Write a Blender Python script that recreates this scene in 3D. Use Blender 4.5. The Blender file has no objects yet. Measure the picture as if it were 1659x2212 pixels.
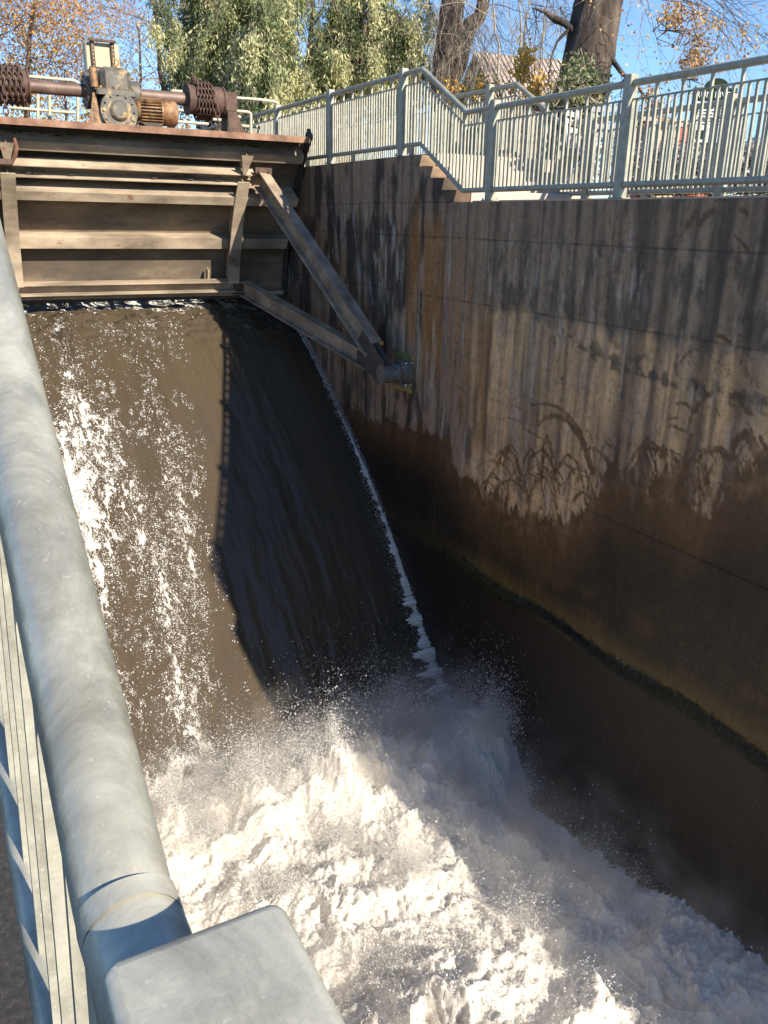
import bpy, math, random
import numpy as np
from math import sin, cos, radians, degrees, pi, atan2, sqrt, hypot
from mathutils import Vector, Matrix

random.seed(7)
rng = np.random.default_rng(11)
SC = bpy.context.scene
COL = SC.collection

# ------------------------------------------------------------------ camera, sky, sun, exposure
YAW, PITCH, ROLL, FPX = radians(28.5), radians(19.4), radians(1.1), 1792.0
_f0 = np.array([sin(YAW), cos(YAW), 0.0]); _z = np.array([0, 0, 1.0])
FW = _f0 * cos(PITCH) - _z * sin(PITCH)
_r0 = np.array([cos(YAW), -sin(YAW), 0.0]); _u0 = _f0 * sin(PITCH) + _z * cos(PITCH)
RT = cos(ROLL) * _r0 + sin(ROLL) * _u0
UP = -sin(ROLL) * _r0 + cos(ROLL) * _u0
cam_d = bpy.data.cameras.new('camera'); cam = bpy.data.objects.new('camera', cam_d); COL.objects.link(cam)
M3 = Matrix((RT, UP, -FW)).transposed()
cam.matrix_world = M3.to_4x4()
cam_d.sensor_fit = 'HORIZONTAL'; cam_d.sensor_width = 36.0
cam_d.lens = 36.0 * FPX / 1659.0
cam_d.clip_start = 0.02; cam_d.clip_end = 3000
SC.camera = cam

SUN = Vector((0.34, -1.0, 0.655)).normalized()
world = bpy.data.worlds.new('World'); SC.world = world; world.use_nodes = True
wn = world.node_tree.nodes; wl = world.node_tree.links
bg = wn['Background']
sky = wn.new('ShaderNodeTexSky'); sky.sky_type = 'NISHITA'; sky.sun_disc = False
sky.sun_elevation = math.asin(SUN.z); sky.sun_rotation = atan2(SUN.x, SUN.y)
sky.altitude = 250; sky.air_density = 1.0; sky.dust_density = 0.25; sky.ozone_density = 3.0
tint = wn.new('ShaderNodeMix'); tint.data_type = 'RGBA'; tint.blend_type = 'MULTIPLY'; tint.inputs[0].default_value = 1.0
wl.new(sky.outputs[0], tint.inputs[6]); tint.inputs[7].default_value = (0.84, 1.0, 1.19, 1)
wl.new(tint.outputs[2], bg.inputs[0]); bg.inputs[1].default_value = 0.092
sun_d = bpy.data.lights.new('sun', 'SUN'); sun_d.energy = 5.0; sun_d.angle = radians(0.53); sun_d.color = (1.0, 0.89, 0.73)
sun = bpy.data.objects.new('sun', sun_d); COL.objects.link(sun)
sun.rotation_euler = SUN.to_track_quat('Z', 'Y').to_euler()
SC.view_settings.view_transform = 'Standard'; SC.view_settings.look = 'None'
SC.view_settings.exposure = 1.05; SC.view_settings.gamma = 1.0
SC.view_settings.use_curve_mapping = False
SC.render.engine = 'CYCLES'
SC.cycles.use_denoising = True
SC.cycles.max_bounces = 8; SC.cycles.volume_bounces = 3; SC.cycles.caustics_reflective = False; SC.cycles.caustics_refractive = False

# ------------------------------------------------------------------ measuring helpers (survey of the place from the picture)
def ray(x, y): return FW + RT * ((x - 829.5) / FPX) - UP * ((y - 1106) / FPX)
def at(x, y, d): return ray(x, y) * d
def onX(x, y, X): r = ray(x, y); return r * (X / r[0])
def onY(x, y, v): r = ray(x, y); return r * (v / r[1])
def onZ(x, y, Z): r = ray(x, y); return r * (Z / r[2])

# ------------------------------------------------------------------ object helpers
def wloc(o):
    v = Vector(o.location)
    if o.parent is not None: v = wloc(o.parent) + o.matrix_parent_inverse.translation + v
    return v
def put(o, parent=None):
    """parts are modelled in world metres; the parent inverse keeps them there"""
    COL.objects.link(o)
    if parent is not None:
        o.parent = parent; o.matrix_parent_inverse = Matrix.Translation(-wloc(parent))
    return o
def copy_tree(o, parent=None):
    c = o.copy(); COL.objects.link(c)
    if parent is not None: c.parent = parent
    for ch in list(o.children): copy_tree(ch, c)
    return c
def tag(o, label=None, cat=None, group=None, kind=None):
    if label: o['label'] = label
    if cat: o['category'] = cat
    if group: o['group'] = group
    if kind: o['kind'] = kind
    return o
def empty(name, label, cat, loc=(0, 0, 0), group=None):
    o = bpy.data.objects.new(name, None); o.location = loc; o.empty_display_size = 0.1
    COL.objects.link(o); return tag(o, label, cat, group)
def npmesh(name, V, F, mats=(), smooth=False, attrs=None, fmat=None):
    V = np.asarray(V, np.float32).reshape(-1, 3); F = np.asarray(F, np.int32)
    k = F.shape[1]; me = bpy.data.meshes.new(name)
    me.vertices.add(len(V)); me.vertices.foreach_set('co', V.ravel())
    me.loops.add(F.size); me.loops.foreach_set('vertex_index', F.ravel())
    me.polygons.add(len(F)); me.polygons.foreach_set('loop_start', np.arange(0, F.size, k, dtype=np.int32))
    try: me.polygons.foreach_set('loop_total', np.full(len(F), k, np.int32))
    except Exception: pass
    me.polygons.foreach_set('use_smooth', np.full(len(F), smooth, bool))
    if fmat is not None: me.polygons.foreach_set('material_index', np.asarray(fmat, np.int32))
    for m in mats: me.materials.append(m)
    me.update(calc_edges=True)
    if attrs:
        for an, arr in attrs.items():
            arr = np.asarray(arr, np.float32)
            if arr.ndim == 1:
                a = me.attributes.new(an, 'FLOAT', 'POINT'); a.data.foreach_set('value', arr)
            else:
                a = me.attributes.new(an, 'FLOAT_COLOR', 'POINT')
                c = np.ones((len(arr), 4), np.float32); c[:, :3] = arr; a.data.foreach_set('color', c.ravel())
    return me
def npobj(name, V, F, mat, parent=None, smooth=False, attrs=None):
    return put(bpy.data.objects.new(name, npmesh(name, V, F, [mat], smooth, attrs)), parent)
def grid_faces(n, m):
    i = np.arange(n - 1)[:, None] * m + np.arange(m - 1)[None, :]
    return np.stack([i, i + 1, i + m + 1, i + m], -1).reshape(-1, 4)

class MB:
    """collects simple solids, then makes one mesh object"""
    def __init__(s): s.v = []; s.f = []; s.sm = []
    def add(s, vs, fs, smooth=False):
        b = len(s.v); s.v += [tuple(map(float, v)) for v in vs]
        s.f += [tuple(i + b for i in f) for f in fs]; s.sm += [smooth] * len(fs); return s
    def box(s, x0, x1, y0, y1, z0, z1):
        return s.add([(x0, y0, z0), (x1, y0, z0), (x1, y1, z0), (x0, y1, z0), (x0, y0, z1), (x1, y0, z1), (x1, y1, z1), (x0, y1, z1)],
                     [(3, 2, 1, 0), (4, 5, 6, 7), (0, 1, 5, 4), (1, 2, 6, 5), (2, 3, 7, 6), (3, 0, 4, 7)])
    def bevbox(s, x0, x1, y0, y1, z0, z1, b=0.006):
        """box with chamfered vertical and top edges"""
        def loop(i, z): return [(x0 + i, y0 + b, z), (x0 + b, y0 + i, z), (x1 - b, y0 + i, z), (x1 - i, y0 + b, z),
                                (x1 - i, y1 - b, z), (x1 - b, y1 - i, z), (x0 + b, y1 - i, z), (x0 + i, y1 - b, z)]
        vs = loop(0, z0) + loop(0, z1 - b) + [(x, y, z1) for x, y, _ in loop(b, z1)]
        fs = [tuple(range(7, -1, -1)), tuple(range(16, 24))]
        for k in (0, 8):
            for i in range(8): fs.append((k + i, k + (i + 1) % 8, k + 8 + (i + 1) % 8, k + 8 + i))
        return s.add(vs, fs)
    def frame(s, a, b):
        d = (Vector(b) - Vector(a)); L = d.length; d.normalize()
        u = Vector((0, 0, 1)) if abs(d.z) < 0.9 else Vector((0, 1, 0))
        x = d.cross(u).normalized(); y = x.cross(d).normalized(); return d, x, y
    def bar(s, a, b, w, h, upv=None):
        a = Vector(a); b = Vector(b); d, x, y = s.frame(a, b)
        if upv is not None:
            x = d.cross(Vector(upv)).normalized(); y = x.cross(d).normalized()
        vs = [p + x * sx * w / 2 + y * sy * h / 2 for p in (a, b) for sx, sy in ((-1, -1), (1, -1), (1, 1), (-1, 1))]
        return s.add(vs, [(0, 1, 2, 3), (7, 6, 5, 4), (1, 0, 4, 5), (2, 1, 5, 6), (3, 2, 6, 7), (0, 3, 7, 4)])
    def tube(s, pts, rad, n=12, cap=True):
        pts = [Vector(p) for p in pts]; m = len(pts)
        if not hasattr(rad, '__len__'): rad = [rad] * m
        vs = []; px = None
        for i, p in enumerate(pts):
            t = (pts[min(i + 1, m - 1)] - pts[max(i - 1, 0)]).normalized()
            if px is None:
                u = Vector((0, 0, 1)) if abs(t.z) < 0.9 else Vector((1, 0, 0)); px = t.cross(u).normalized()
            px = (px - t * px.dot(t)).normalized(); py = t.cross(px)
            for k in range(n):
                a = 2 * pi * k / n; vs.append(p + (px * cos(a) + py * sin(a)) * rad[i])
        fs = [(i * n + k, i * n + (k + 1) % n, (i + 1) * n + (k + 1) % n, (i + 1) * n + k) for i in range(m - 1) for k in range(n)]
        s.add(vs, fs, True)
        if cap:
            s.add(vs[:n], [tuple(range(n - 1, -1, -1))]); s.add(vs[-n:], [tuple(range(n))])
        return s
    def cyl(s, a, b, r, n=20, r2=None): return s.tube([a, b], [r, r if r2 is None else r2], n)
    def prism(s, poly, axis, c0, c1):
        """closed polygon given in the two other axes, extruded along axis"""
        def P(u, v, c): return {'x': (c, u, v), 'y': (u, c, v), 'z': (u, v, c)}[axis]
        n = len(poly); vs = [P(u, v, c0) for u, v in poly] + [P(u, v, c1) for u, v in poly]
        return s.add(vs, [tuple(range(n)), tuple(range(2 * n - 1, n - 1, -1))] + [(i, (i + 1) % n + 0, (i + 1) % n + n, i + n)[::-1] for i in range(n)])
    def mesh(s, name, mat):
        me = bpy.data.meshes.new(name); me.from_pydata(s.v, [], s.f)
        me.polygons.foreach_set('use_smooth', s.sm)
        if mat: me.materials.append(mat)
        bm_fix(me); return me
    def build(s, name, mat, parent=None, loc=None):
        o = bpy.data.objects.new(name, s.mesh(name, mat)); put(o, parent)
        if loc is not None: o.location = loc
        return o
import bmesh
def bm_fix(me):
    bm = bmesh.new(); bm.from_mesh(me); bmesh.ops.recalc_face_normals(bm, faces=bm.faces); bm.to_mesh(me); bm.free(); me.update()
def inst(name, me, parent=None, loc=(0, 0, 0), rot=(0, 0, 0), sc=None):
    o = bpy.data.objects.new(name, me); o.location = loc; o.rotation_euler = rot
    if sc: o.scale = sc
    return put(o, parent)

# ------------------------------------------------------------------ noise in numpy
def perlin(x, y, seed=0):
    r = np.random.default_rng(seed); p = r.permutation(256).astype(np.int32); p = np.concatenate([p, p])
    ang = r.random(256) * 2 * pi; gx, gy = np.cos(ang), np.sin(ang)
    xi = np.floor(x).astype(np.int32); yi = np.floor(y).astype(np.int32); xf = x - xi; yf = y - yi; xi &= 255; yi &= 255
    u = xf * xf * xf * (xf * (xf * 6 - 15) + 10); v = yf * yf * yf * (yf * (yf * 6 - 15) + 10)
    def g(ix, iy, dx, dy): h = p[p[ix & 255] + (iy & 255)]; return gx[h] * dx + gy[h] * dy
    a = g(xi, yi, xf, yf); b = g(xi + 1, yi, xf - 1, yf); c = g(xi, yi + 1, xf, yf - 1); d = g(xi + 1, yi + 1, xf - 1, yf - 1)
    return ((a + (b - a) * u) * (1 - v) + (c + (d - c) * u) * v) * 1.5
def fbm(x, y, o=4, seed=0, gain=0.5):
    s = 0; a = 1; t = 0
    for i in range(o): s = s + a * perlin(x * 2 ** i, y * 2 ** i, seed + i); t += a; a *= gain
    return s / t
def billow(x, y, o=4, seed=0, gain=0.5):
    s = 0; a = 1; t = 0
    for i in range(o): s = s + a * np.abs(perlin(x * 2 ** i, y * 2 ** i, seed + i)); t += a; a *= gain
    return s / t
def sst(a, b, x): t = np.clip((x - a) / (b - a), 0, 1); return t * t * (3 - 2 * t)

# ------------------------------------------------------------------ materials
def mat(name): 
    m = bpy.data.materials.new(name); m.use_nodes = True
    return m, m.node_tree.nodes, m.node_tree.links, m.node_tree.nodes['Principled BSDF']
def noise(n, l, vec, scale, detail=6, rough=0.6, dist=0.0):
    t = n.new('ShaderNodeTexNoise'); t.inputs['Scale'].default_value = scale; t.inputs['Detail'].default_value = detail
    t.inputs['Roughness'].default_value = rough; t.inputs['Distortion'].default_value = dist
    if vec is not None: l.new(vec, t.inputs['Vector'])
    return t.outputs['Fac']
def ramp(n, l, fac, stops, interp='LINEAR'):
    r = n.new('ShaderNodeValToRGB'); e = r.color_ramp.elements; r.color_ramp.interpolation = interp
    while len(e) < len(stops): e.new(0.5)
    for el, (p, c) in zip(e, stops):
        el.position = p; el.color = (*c, 1) if hasattr(c, '__len__') else (c, c, c, 1)
    l.new(fac, r.inputs[0]); return r.outputs[0]
def mix(n, l, fac, a, b, mode='MIX'):
    m = n.new('ShaderNodeMix'); m.data_type = 'RGBA'; m.blend_type = mode
    for s, v in ((0, fac), (6, a), (7, b)):
        if isinstance(v, (int, float)): m.inputs[s].default_value = v if s == 0 else (v, v, v, 1)
        elif isinstance(v, (tuple, list)): m.inputs[s].default_value = (*v, 1)
        else: l.new(v, m.inputs[s])
    return m.outputs[2]
def bump(n, l, b, h, strength=0.3, dist=0.01):
    u = n.new('ShaderNodeBump'); u.inputs['Strength'].default_value = strength; u.inputs['Distance'].default_value = dist
    l.new(h, u.inputs['Height']); l.new(u.outputs[0], b.inputs['Normal'])
def geo(n): return n.new('ShaderNodeNewGeometry').outputs['Position']
def scaled(n, l, v, s):
    m = n.new('ShaderNodeVectorMath'); m.operation = 'MULTIPLY'; l.new(v, m.inputs[0]); m.inputs[1].default_value = s; return m.outputs[0]
def simple(name, stops, scale, rough=0.6, metal=0.0, bs=0.3, bd=0.004, scale2=None, over=None, bscale=None, spec=None, stretch=None):
    """noise-ramped colour with an optional second ramp laid over it"""
    m, n, l, b = mat(name); p = geo(n)
    if stretch: p = scaled(n, l, p, stretch)
    f = noise(n, l, p, scale, 8, 0.62); c = ramp(n, l, f, stops)
    if over:
        f2 = noise(n, l, p, scale2 or scale * 0.3, 9, 0.7, 0.4)
        k = ramp(n, l, f2, [(over[1], 0.0), (over[2], 1.0)]); c = mix(n, l, k, c, over[0])
    l.new(c, b.inputs['Base Color']); b.inputs['Roughness'].default_value = rough; b.inputs['Metallic'].default_value = metal
    if spec is not None: b.inputs['Specular IOR Level'].default_value = spec
    bump(n, l, b, noise(n, l, p, bscale or scale * 4, 6, 0.7), bs, bd)
    return m

M = {}
def galv(name, dark, light, metal, rough, wave=0.0):
    m, n, l, b = mat(name); p = geo(n)
    v = n.new('ShaderNodeTexVoronoi'); v.inputs['Scale'].default_value = 55; l.new(p, v.inputs['Vector'])
    f = noise(n, l, p, 7, 9, 0.72, 0.6); c = ramp(n, l, f, [(0.34, dark), (0.62, light)])
    bw = n.new('ShaderNodeRGBToBW'); l.new(v.outputs['Color'], bw.inputs[0])
    c = mix(n, l, 0.07, c, bw.outputs[0], 'SOFT_LIGHT')
    sp = ramp(n, l, noise(n, l, p, 130, 3, 0.5), [(0.66, 0.0), (0.76, 0.6)]); c = mix(n, l, sp, c, tuple(min(1, x * 1.25) for x in light))
    l.new(c, b.inputs['Base Color']); b.inputs['Metallic'].default_value = metal
    r = ramp(n, l, noise(n, l, p, 14, 6, 0.6), [(0.3, rough - 0.1), (0.7, rough + 0.12)]); l.new(r, b.inputs['Roughness'])
    h1 = noise(n, l, p, 30, 5, 0.6)
    if wave:
        mm2 = n.new('ShaderNodeMath'); mm2.operation = 'MULTIPLY_ADD'; l.new(noise(n, l, p, 11, 2, 0.5), mm2.inputs[0]); mm2.inputs[1].default_value = 4.0; l.new(h1, mm2.inputs[2]); h1 = mm2.outputs[0]
    bump(n, l, b, h1, 0.12 + wave, 0.003)
    return m
M['galv'] = galv('galvanised_steel', (0.22, 0.22, 0.175), (0.35, 0.345, 0.275), 0.1, 0.5)
M['galv_near'] = galv('galvanised_steel_near', (0.22, 0.215, 0.175), (0.45, 0.44, 0.365), 0.22, 0.36, 0.35)
M['cream_pipe'] = simple('cream_pipe', [(0.3, (0.34, 0.32, 0.23)), (0.7, (0.46, 0.43, 0.31))], 8, 0.5)
M['gate'] = simple('gate_paint', [(0.28, (0.10, 0.078, 0.058)), (0.46, (0.27, 0.215, 0.155)), (0.68, (0.50, 0.40, 0.285))], 1.6, 0.6, 0.1,
                   0.25, 0.004, 3.2, ((0.20, 0.085, 0.045), 0.62, 0.70), 30, stretch=(0.6, 1.4, 1.4))
M['skin'] = simple('gate_skin_shaded', [(0.28, (0.035, 0.028, 0.022)), (0.5, (0.11, 0.085, 0.06)), (0.75, (0.33, 0.25, 0.16))], 1.1, 0.65, 0.05, 0.3, 0.004, 4.0, ((0.16, 0.07, 0.04), 0.60, 0.70), 30, stretch=(0.5, 1.2, 1.2))  # darker than the gate paint: shade on the skin is put into its colour
M['gate_rust'] = simple('gate_rusty_edge', [(0.3, (0.09, 0.045, 0.03)), (0.52, (0.22, 0.115, 0.07)), (0.75, (0.33, 0.22, 0.15))], 4, 0.75, 0.05,
                        0.5, 0.006, 5, ((0.10, 0.05, 0.035), 0.6, 0.72), 40)
M['gate_dark'] = simple('gate_crust_and_shade', [(0.3, (0.03, 0.025, 0.02)), (0.7, (0.075, 0.06, 0.05))], 9, 0.8, 0, 0.8, 0.01)  # black crust; on the top web it stands in for shade
M['arm'] = simple('arm_steel', [(0.28, (0.10, 0.075, 0.055)), (0.48, (0.25, 0.195, 0.14)), (0.70, (0.44, 0.35, 0.25))], 3.0, 0.6, 0.15,
                  0.3, 0.004, 4, ((0.27, 0.14, 0.08), 0.56, 0.70), 35)
M['rust'] = simple('brown_rust', [(0.3, (0.045, 0.027, 0.02)), (0.6, (0.10, 0.058, 0.042)), (0.8, (0.17, 0.105, 0.08))], 8, 0.78, 0.1, 0.6, 0.005)
M['shaft'] = simple('shaft_rust', [(0.3, (0.08, 0.05, 0.038)), (0.6, (0.15, 0.10, 0.078)), (0.8, (0.24, 0.185, 0.14))], 5, 0.55, 0.15, 0.3, 0.003)
M['gearbox'] = simple('gearbox_paint', [(0.3, (0.05, 0.048, 0.042)), (0.7, (0.13, 0.12, 0.10))], 6, 0.6, 0.1, 0.4, 0.004, 4.5,
                      ((0.42, 0.30, 0.13), 0.53, 0.66))
M['motor'] = simple('motor_paint', [(0.3, (0.13, 0.06, 0.03)), (0.55, (0.27, 0.15, 0.065)), (0.8, (0.42, 0.29, 0.14))], 7, 0.6, 0.05, 0.4, 0.004, 9,
                    ((0.07, 0.045, 0.03), 0.52, 0.62))
M['cabinet'] = simple('cabinet_cream', [(0.3, (0.36, 0.31, 0.185)), (0.7, (0.43, 0.37, 0.225))], 3, 0.5)
M['yellow'] = simple('yellow_paint', [(0.3, (0.20, 0.175, 0.05)), (0.7, (0.34, 0.30, 0.08))], 5, 0.6, 0, 0.3, 0.003, 7, ((0.05, 0.045, 0.035), 0.50, 0.62))
M['hub'] = simple('cast_hub', [(0.3, (0.07, 0.066, 0.06)), (0.7, (0.20, 0.185, 0.165))], 12, 0.6, 0.2)
M['step'] = simple('step_concrete', [(0.3, (0.36, 0.31, 0.27)), (0.7, (0.46, 0.40, 0.34))], 6, 0.85)
M['slab'] = simple('old_concrete', [(0.3, (0.20, 0.185, 0.165)), (0.7, (0.34, 0.31, 0.27))], 3, 0.88, 0, 0.5, 0.01)
M['dark_ground'] = simple('dark_gravel_ground', [(0.3, (0.018, 0.016, 0.014)), (0.55, (0.045, 0.04, 0.036)), (0.8, (0.10, 0.09, 0.08))], 60, 0.9, 0, 0.8, 0.01)  # dark speckled gravel tone, also on the coping
M['terrain'] = simple('autumn_ground', [(0.3, (0.05, 0.06, 0.025)), (0.55, (0.10, 0.09, 0.04)), (0.8, (0.20, 0.14, 0.06))], 1.5, 0.95, 0, 0.8, 0.03)
M['bark'] = simple('ridged_bark', [(0.32, (0.012, 0.009, 0.007)), (0.5, (0.05, 0.036, 0.027)), (0.7, (0.15, 0.115, 0.085))], 5, 0.92, 0, 1.0, 0.06,
                   bscale=7, stretch=(1, 1, 0.16))
M['twig'] = simple('grey_twig', [(0.3, (0.10, 0.075, 0.06)), (0.7, (0.20, 0.155, 0.12))], 5, 0.9)
M['twig_pale'] = simple('pale_twig', [(0.3, (0.17, 0.14, 0.11)), (0.7, (0.30, 0.26, 0.2))], 5, 0.9)
M['red_wall'] = simple('red_building_wall', [(0.3, (0.36, 0.10, 0.07)), (0.7, (0.44, 0.14, 0.10))], 3, 0.8)
M['tan_wall'] = simple('tan_building_wall', [(0.3, (0.45, 0.36, 0.22)), (0.7, (0.52, 0.43, 0.28))], 3, 0.8)
M['brown_wall'] = simple('brown_house_wall', [(0.3, (0.10, 0.06, 0.045)), (0.7, (0.16, 0.10, 0.07))], 3, 0.8)
M['roof'] = simple('pale_metal_roof', [(0.3, (0.34, 0.27, 0.23)), (0.7, (0.44, 0.36, 0.31))], 2, 0.6)
M['black_metal'] = simple('black_metal', [(0.3, 0.015 and (0.015, 0.015, 0.016)), (0.7, (0.03, 0.03, 0.03))], 8, 0.4)
M['sign_green'] = simple('sign_green', [(0.3, (0.012, 0.025, 0.012)), (0.7, (0.02, 0.035, 0.02))], 8, 0.85, spec=0.1)
M['sign_white'] = simple('sign_face', [(0.3, (0.55, 0.56, 0.58)), (0.7, (0.62, 0.63, 0.64))], 4, 0.4)
M['white_metal'] = simple('white_metal', [(0.3, (0.6, 0.6, 0.6)), (0.7, (0.72, 0.72, 0.72))], 8, 0.5)
M['green_plastic'] = simple('green_plastic', [(0.3, (0.02, 0.06, 0.04)), (0.7, (0.03, 0.09, 0.06))], 4, 0.5)
M['ink'] = simple('black_ink', [(0.3, (0.02, 0.02, 0.02)), (0.7, (0.03, 0.03, 0.03))], 4, 0.6)

def leafmat(name, c1, c2, c3, trans=0.35):
    m, n, l, b = mat(name)
    a = n.new('ShaderNodeAttribute'); a.attribute_name = 'tint'
    c = ramp(n, l, a.outputs['Fac'], [(0.0, c1), (0.5, c2), (1.0, c3)])
    l.new(c, b.inputs['Base Color']); b.inputs['Roughness'].default_value = 0.45
    t = n.new('ShaderNodeBsdfTranslucent'); l.new(c, t.inputs[0]); x = n.new('ShaderNodeMixShader'); x.inputs[0].default_value = trans
    l.new(b.outputs[0], x.inputs[1]); l.new(t.outputs[0], x.inputs[2]); l.new(x.outputs[0], n['Material Output'].inputs[0])
    return m
M['leaf_green'] = leafmat('willow_green_leaf', (0.06, 0.10, 0.035), (0.30, 0.34, 0.15), (0.72, 0.69, 0.38), 0.45)
M['leaf_orange'] = leafmat('orange_leaf', (0.42, 0.17, 0.06), (0.68, 0.34, 0.10), (0.85, 0.60, 0.15), 0.45)
M['leaf_yellow'] = leafmat('yellow_leaf', (0.50, 0.26, 0.04), (0.68, 0.42, 0.05), (0.76, 0.54, 0.12), 0.4)
M['leaf_peach'] = leafmat('faded_peach_leaf', (0.40, 0.20, 0.09), (0.60, 0.36, 0.18), (0.72, 0.50, 0.16), 0.4)
M['leaf_ivy'] = leafmat('ivy_leaf', (0.05, 0.10, 0.035), (0.20, 0.24, 0.10), (0.46, 0.38, 0.20), 0.3)
M['leaf_grey'] = leafmat('grey_dry_leaf', (0.06, 0.055, 0.05), (0.22, 0.21, 0.20), (0.50, 0.48, 0.46), 0.25)
M['moss'] = leafmat('hanging_moss', (0.008, 0.011, 0.005), (0.02, 0.024, 0.010), (0.07, 0.06, 0.025), 0.15)

# wall: stain colour comes from the surveyed stain map, the grain from noise
def wallmat():
    m, n, l, b = mat('stained_concrete'); p = geo(n)
    a = n.new('ShaderNodeAttribute'); a.attribute_name = 'stain'
    w = n.new('ShaderNodeAttribute'); w.attribute_name = 'wet'
    g = ramp(n, l, noise(n, l, p, 13, 12, 0.78), [(0.28, 0.62), (0.5, 1.0), (0.72, 1.34)])
    c = mix(n, l, 1.0, a.outputs['Color'], g, 'MULTIPLY')
    st = ramp(n, l, noise(n, l, scaled(n, l, p, (1, 15, 1.6)), 1.0, 9, 0.74, 0.5), [(0.28, 0.74), (0.5, 1.0), (0.72, 1.24)])
    c = mix(n, l, 1.0, c, st, 'MULTIPLY')
    st2 = ramp(n, l, noise(n, l, scaled(n, l, p, (1, 70, 3.5)), 1.0, 6, 0.7), [(0.32, 0.90), (0.5, 1.0), (0.7, 1.08)]); c = mix(n, l, 1.0, c, st2, 'MULTIPLY')
    pits = ramp(n, l, noise(n, l, p, 70, 2, 0.5), [(0.26, 0.25), (0.31, 1.0)]); c = mix(n, l, 1.0, c, pits, 'MULTIPLY')
    l.new(c, b.inputs['Base Color'])
    r = n.new('ShaderNodeMapRange'); l.new(w.outputs['Fac'], r.inputs[0]); r.inputs[3].default_value = 0.9; r.inputs[4].default_value = 0.42
    l.new(r.outputs[0], b.inputs['Roughness']); b.inputs['Specular IOR Level'].default_value = 0.35
    bump(n, l, b, noise(n, l, p, 45, 9, 0.75), 0.5, 0.012)
    return m
M['wall'] = wallmat()

def watermat():
    m, n, l, b = mat('brown_river_water')
    a = n.new('ShaderNodeAttribute'); a.attribute_name = 'foam'
    uv = n.new('ShaderNodeAttribute'); uv.attribute_name = 'flow'      # (across, along, 0) in metres
    v = uv.outputs['Vector']
    f1 = noise(n, l, scaled(n, l, v, (9, 3.4, 1)), 1.0, 9, 0.72, 0.6)
    f2 = noise(n, l, scaled(n, l, v, (38, 20, 1)), 1.0, 5, 0.65, 0.8)
    ad = n.new('ShaderNodeMath'); ad.operation = 'MULTIPLY_ADD'; l.new(f2, ad.inputs[0]); ad.inputs[1].default_value = 0.45; l.new(f1, ad.inputs[2])
    th = n.new('ShaderNodeMath'); th.operation = 'ADD'; l.new(ad.outputs[0], th.inputs[0]); l.new(a.outputs['Fac'], th.inputs[1])
    k = ramp(n, l, th.outputs[0], [(0.0, 0.0), (1.0, 1.0)])
    mr = n.new('ShaderNodeMapRange'); l.new(th.outputs[0], mr.inputs[0]); mr.inputs[1].default_value = 0.93; mr.inputs[2].default_value = 1.12
    fm = mr.outputs[0]
    col = mix(n, l, noise(n, l, scaled(n, l, v, (2.5, 0.35, 1)), 1.0, 4), (0.046, 0.035, 0.022), (0.078, 0.060, 0.039))
    col = mix(n, l, fm, col, (0.72, 0.69, 0.64)); l.new(col, b.inputs['Base Color'])
    rr = n.new('ShaderNodeMapRange'); l.new(fm, rr.inputs[0]); rr.inputs[3].default_value = 0.11; rr.inputs[4].default_value = 0.75
    l.new(rr.outputs[0], b.inputs['Roughness']); b.inputs['IOR'].default_value = 1.33
    h = noise(n, l, scaled(n, l, v, (20, 11, 1)), 1.0, 8, 0.72, 0.5)
    bump(n, l, b, h, 0.26, 0.012)
    return m
M['water'] = watermat()
def foammat(name, thin_c):
    m, n, l, b = mat(name); p = geo(n)
    a = n.new('ShaderNodeAttribute'); a.attribute_name = 'thin'
    nz = noise(n, l, p, 9, 9, 0.75, 0.5); mu = n.new('ShaderNodeMath'); mu.operation = 'ADD'; l.new(nz, mu.inputs[0]); l.new(a.outputs['Fac'], mu.inputs[1])
    k = ramp(n, l, mu.outputs[0], [(0.62, 0.0), (0.95, 1.0)])
    w = ramp(n, l, noise(n, l, p, 26, 6, 0.7), [(0.3, (0.58, 0.545, 0.48)), (0.65, (0.84, 0.815, 0.76))])
    c = mix(n, l, k, w, thin_c); l.new(c, b.inputs['Base Color']); b.inputs['Roughness'].default_value = 0.55
    b.inputs['IOR'].default_value = 1.33; b.inputs['Subsurface Weight'].default_value = 0.85; b.inputs['Subsurface Radius'].default_value = (1.0, 0.92, 0.8); b.inputs['Subsurface Scale'].default_value = 0.045
    bump(n, l, b, noise(n, l, p, 38, 10, 0.8), 0.8, 0.02)
    return m
M['foam'] = foammat('white_water', (0.30, 0.235, 0.155))
m, n, l, b = mat('spray_drop'); b.inputs['Base Color'].default_value = (0.86, 0.86, 0.85, 1); b.inputs['Roughness'].default_value = 0.15
b.inputs['IOR'].default_value = 1.33
t = n.new('ShaderNodeBsdfTranslucent'); t.inputs[0].default_value = (0.85, 0.85, 0.85, 1); x = n.new('ShaderNodeMixShader'); x.inputs[0].default_value = 0.4
l.new(b.outputs[0], x.inputs[1]); l.new(t.outputs[0], x.inputs[2]); l.new(x.outputs[0], n['Material Output'].inputs[0]); M['drop'] = m
#SPLIT

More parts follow.
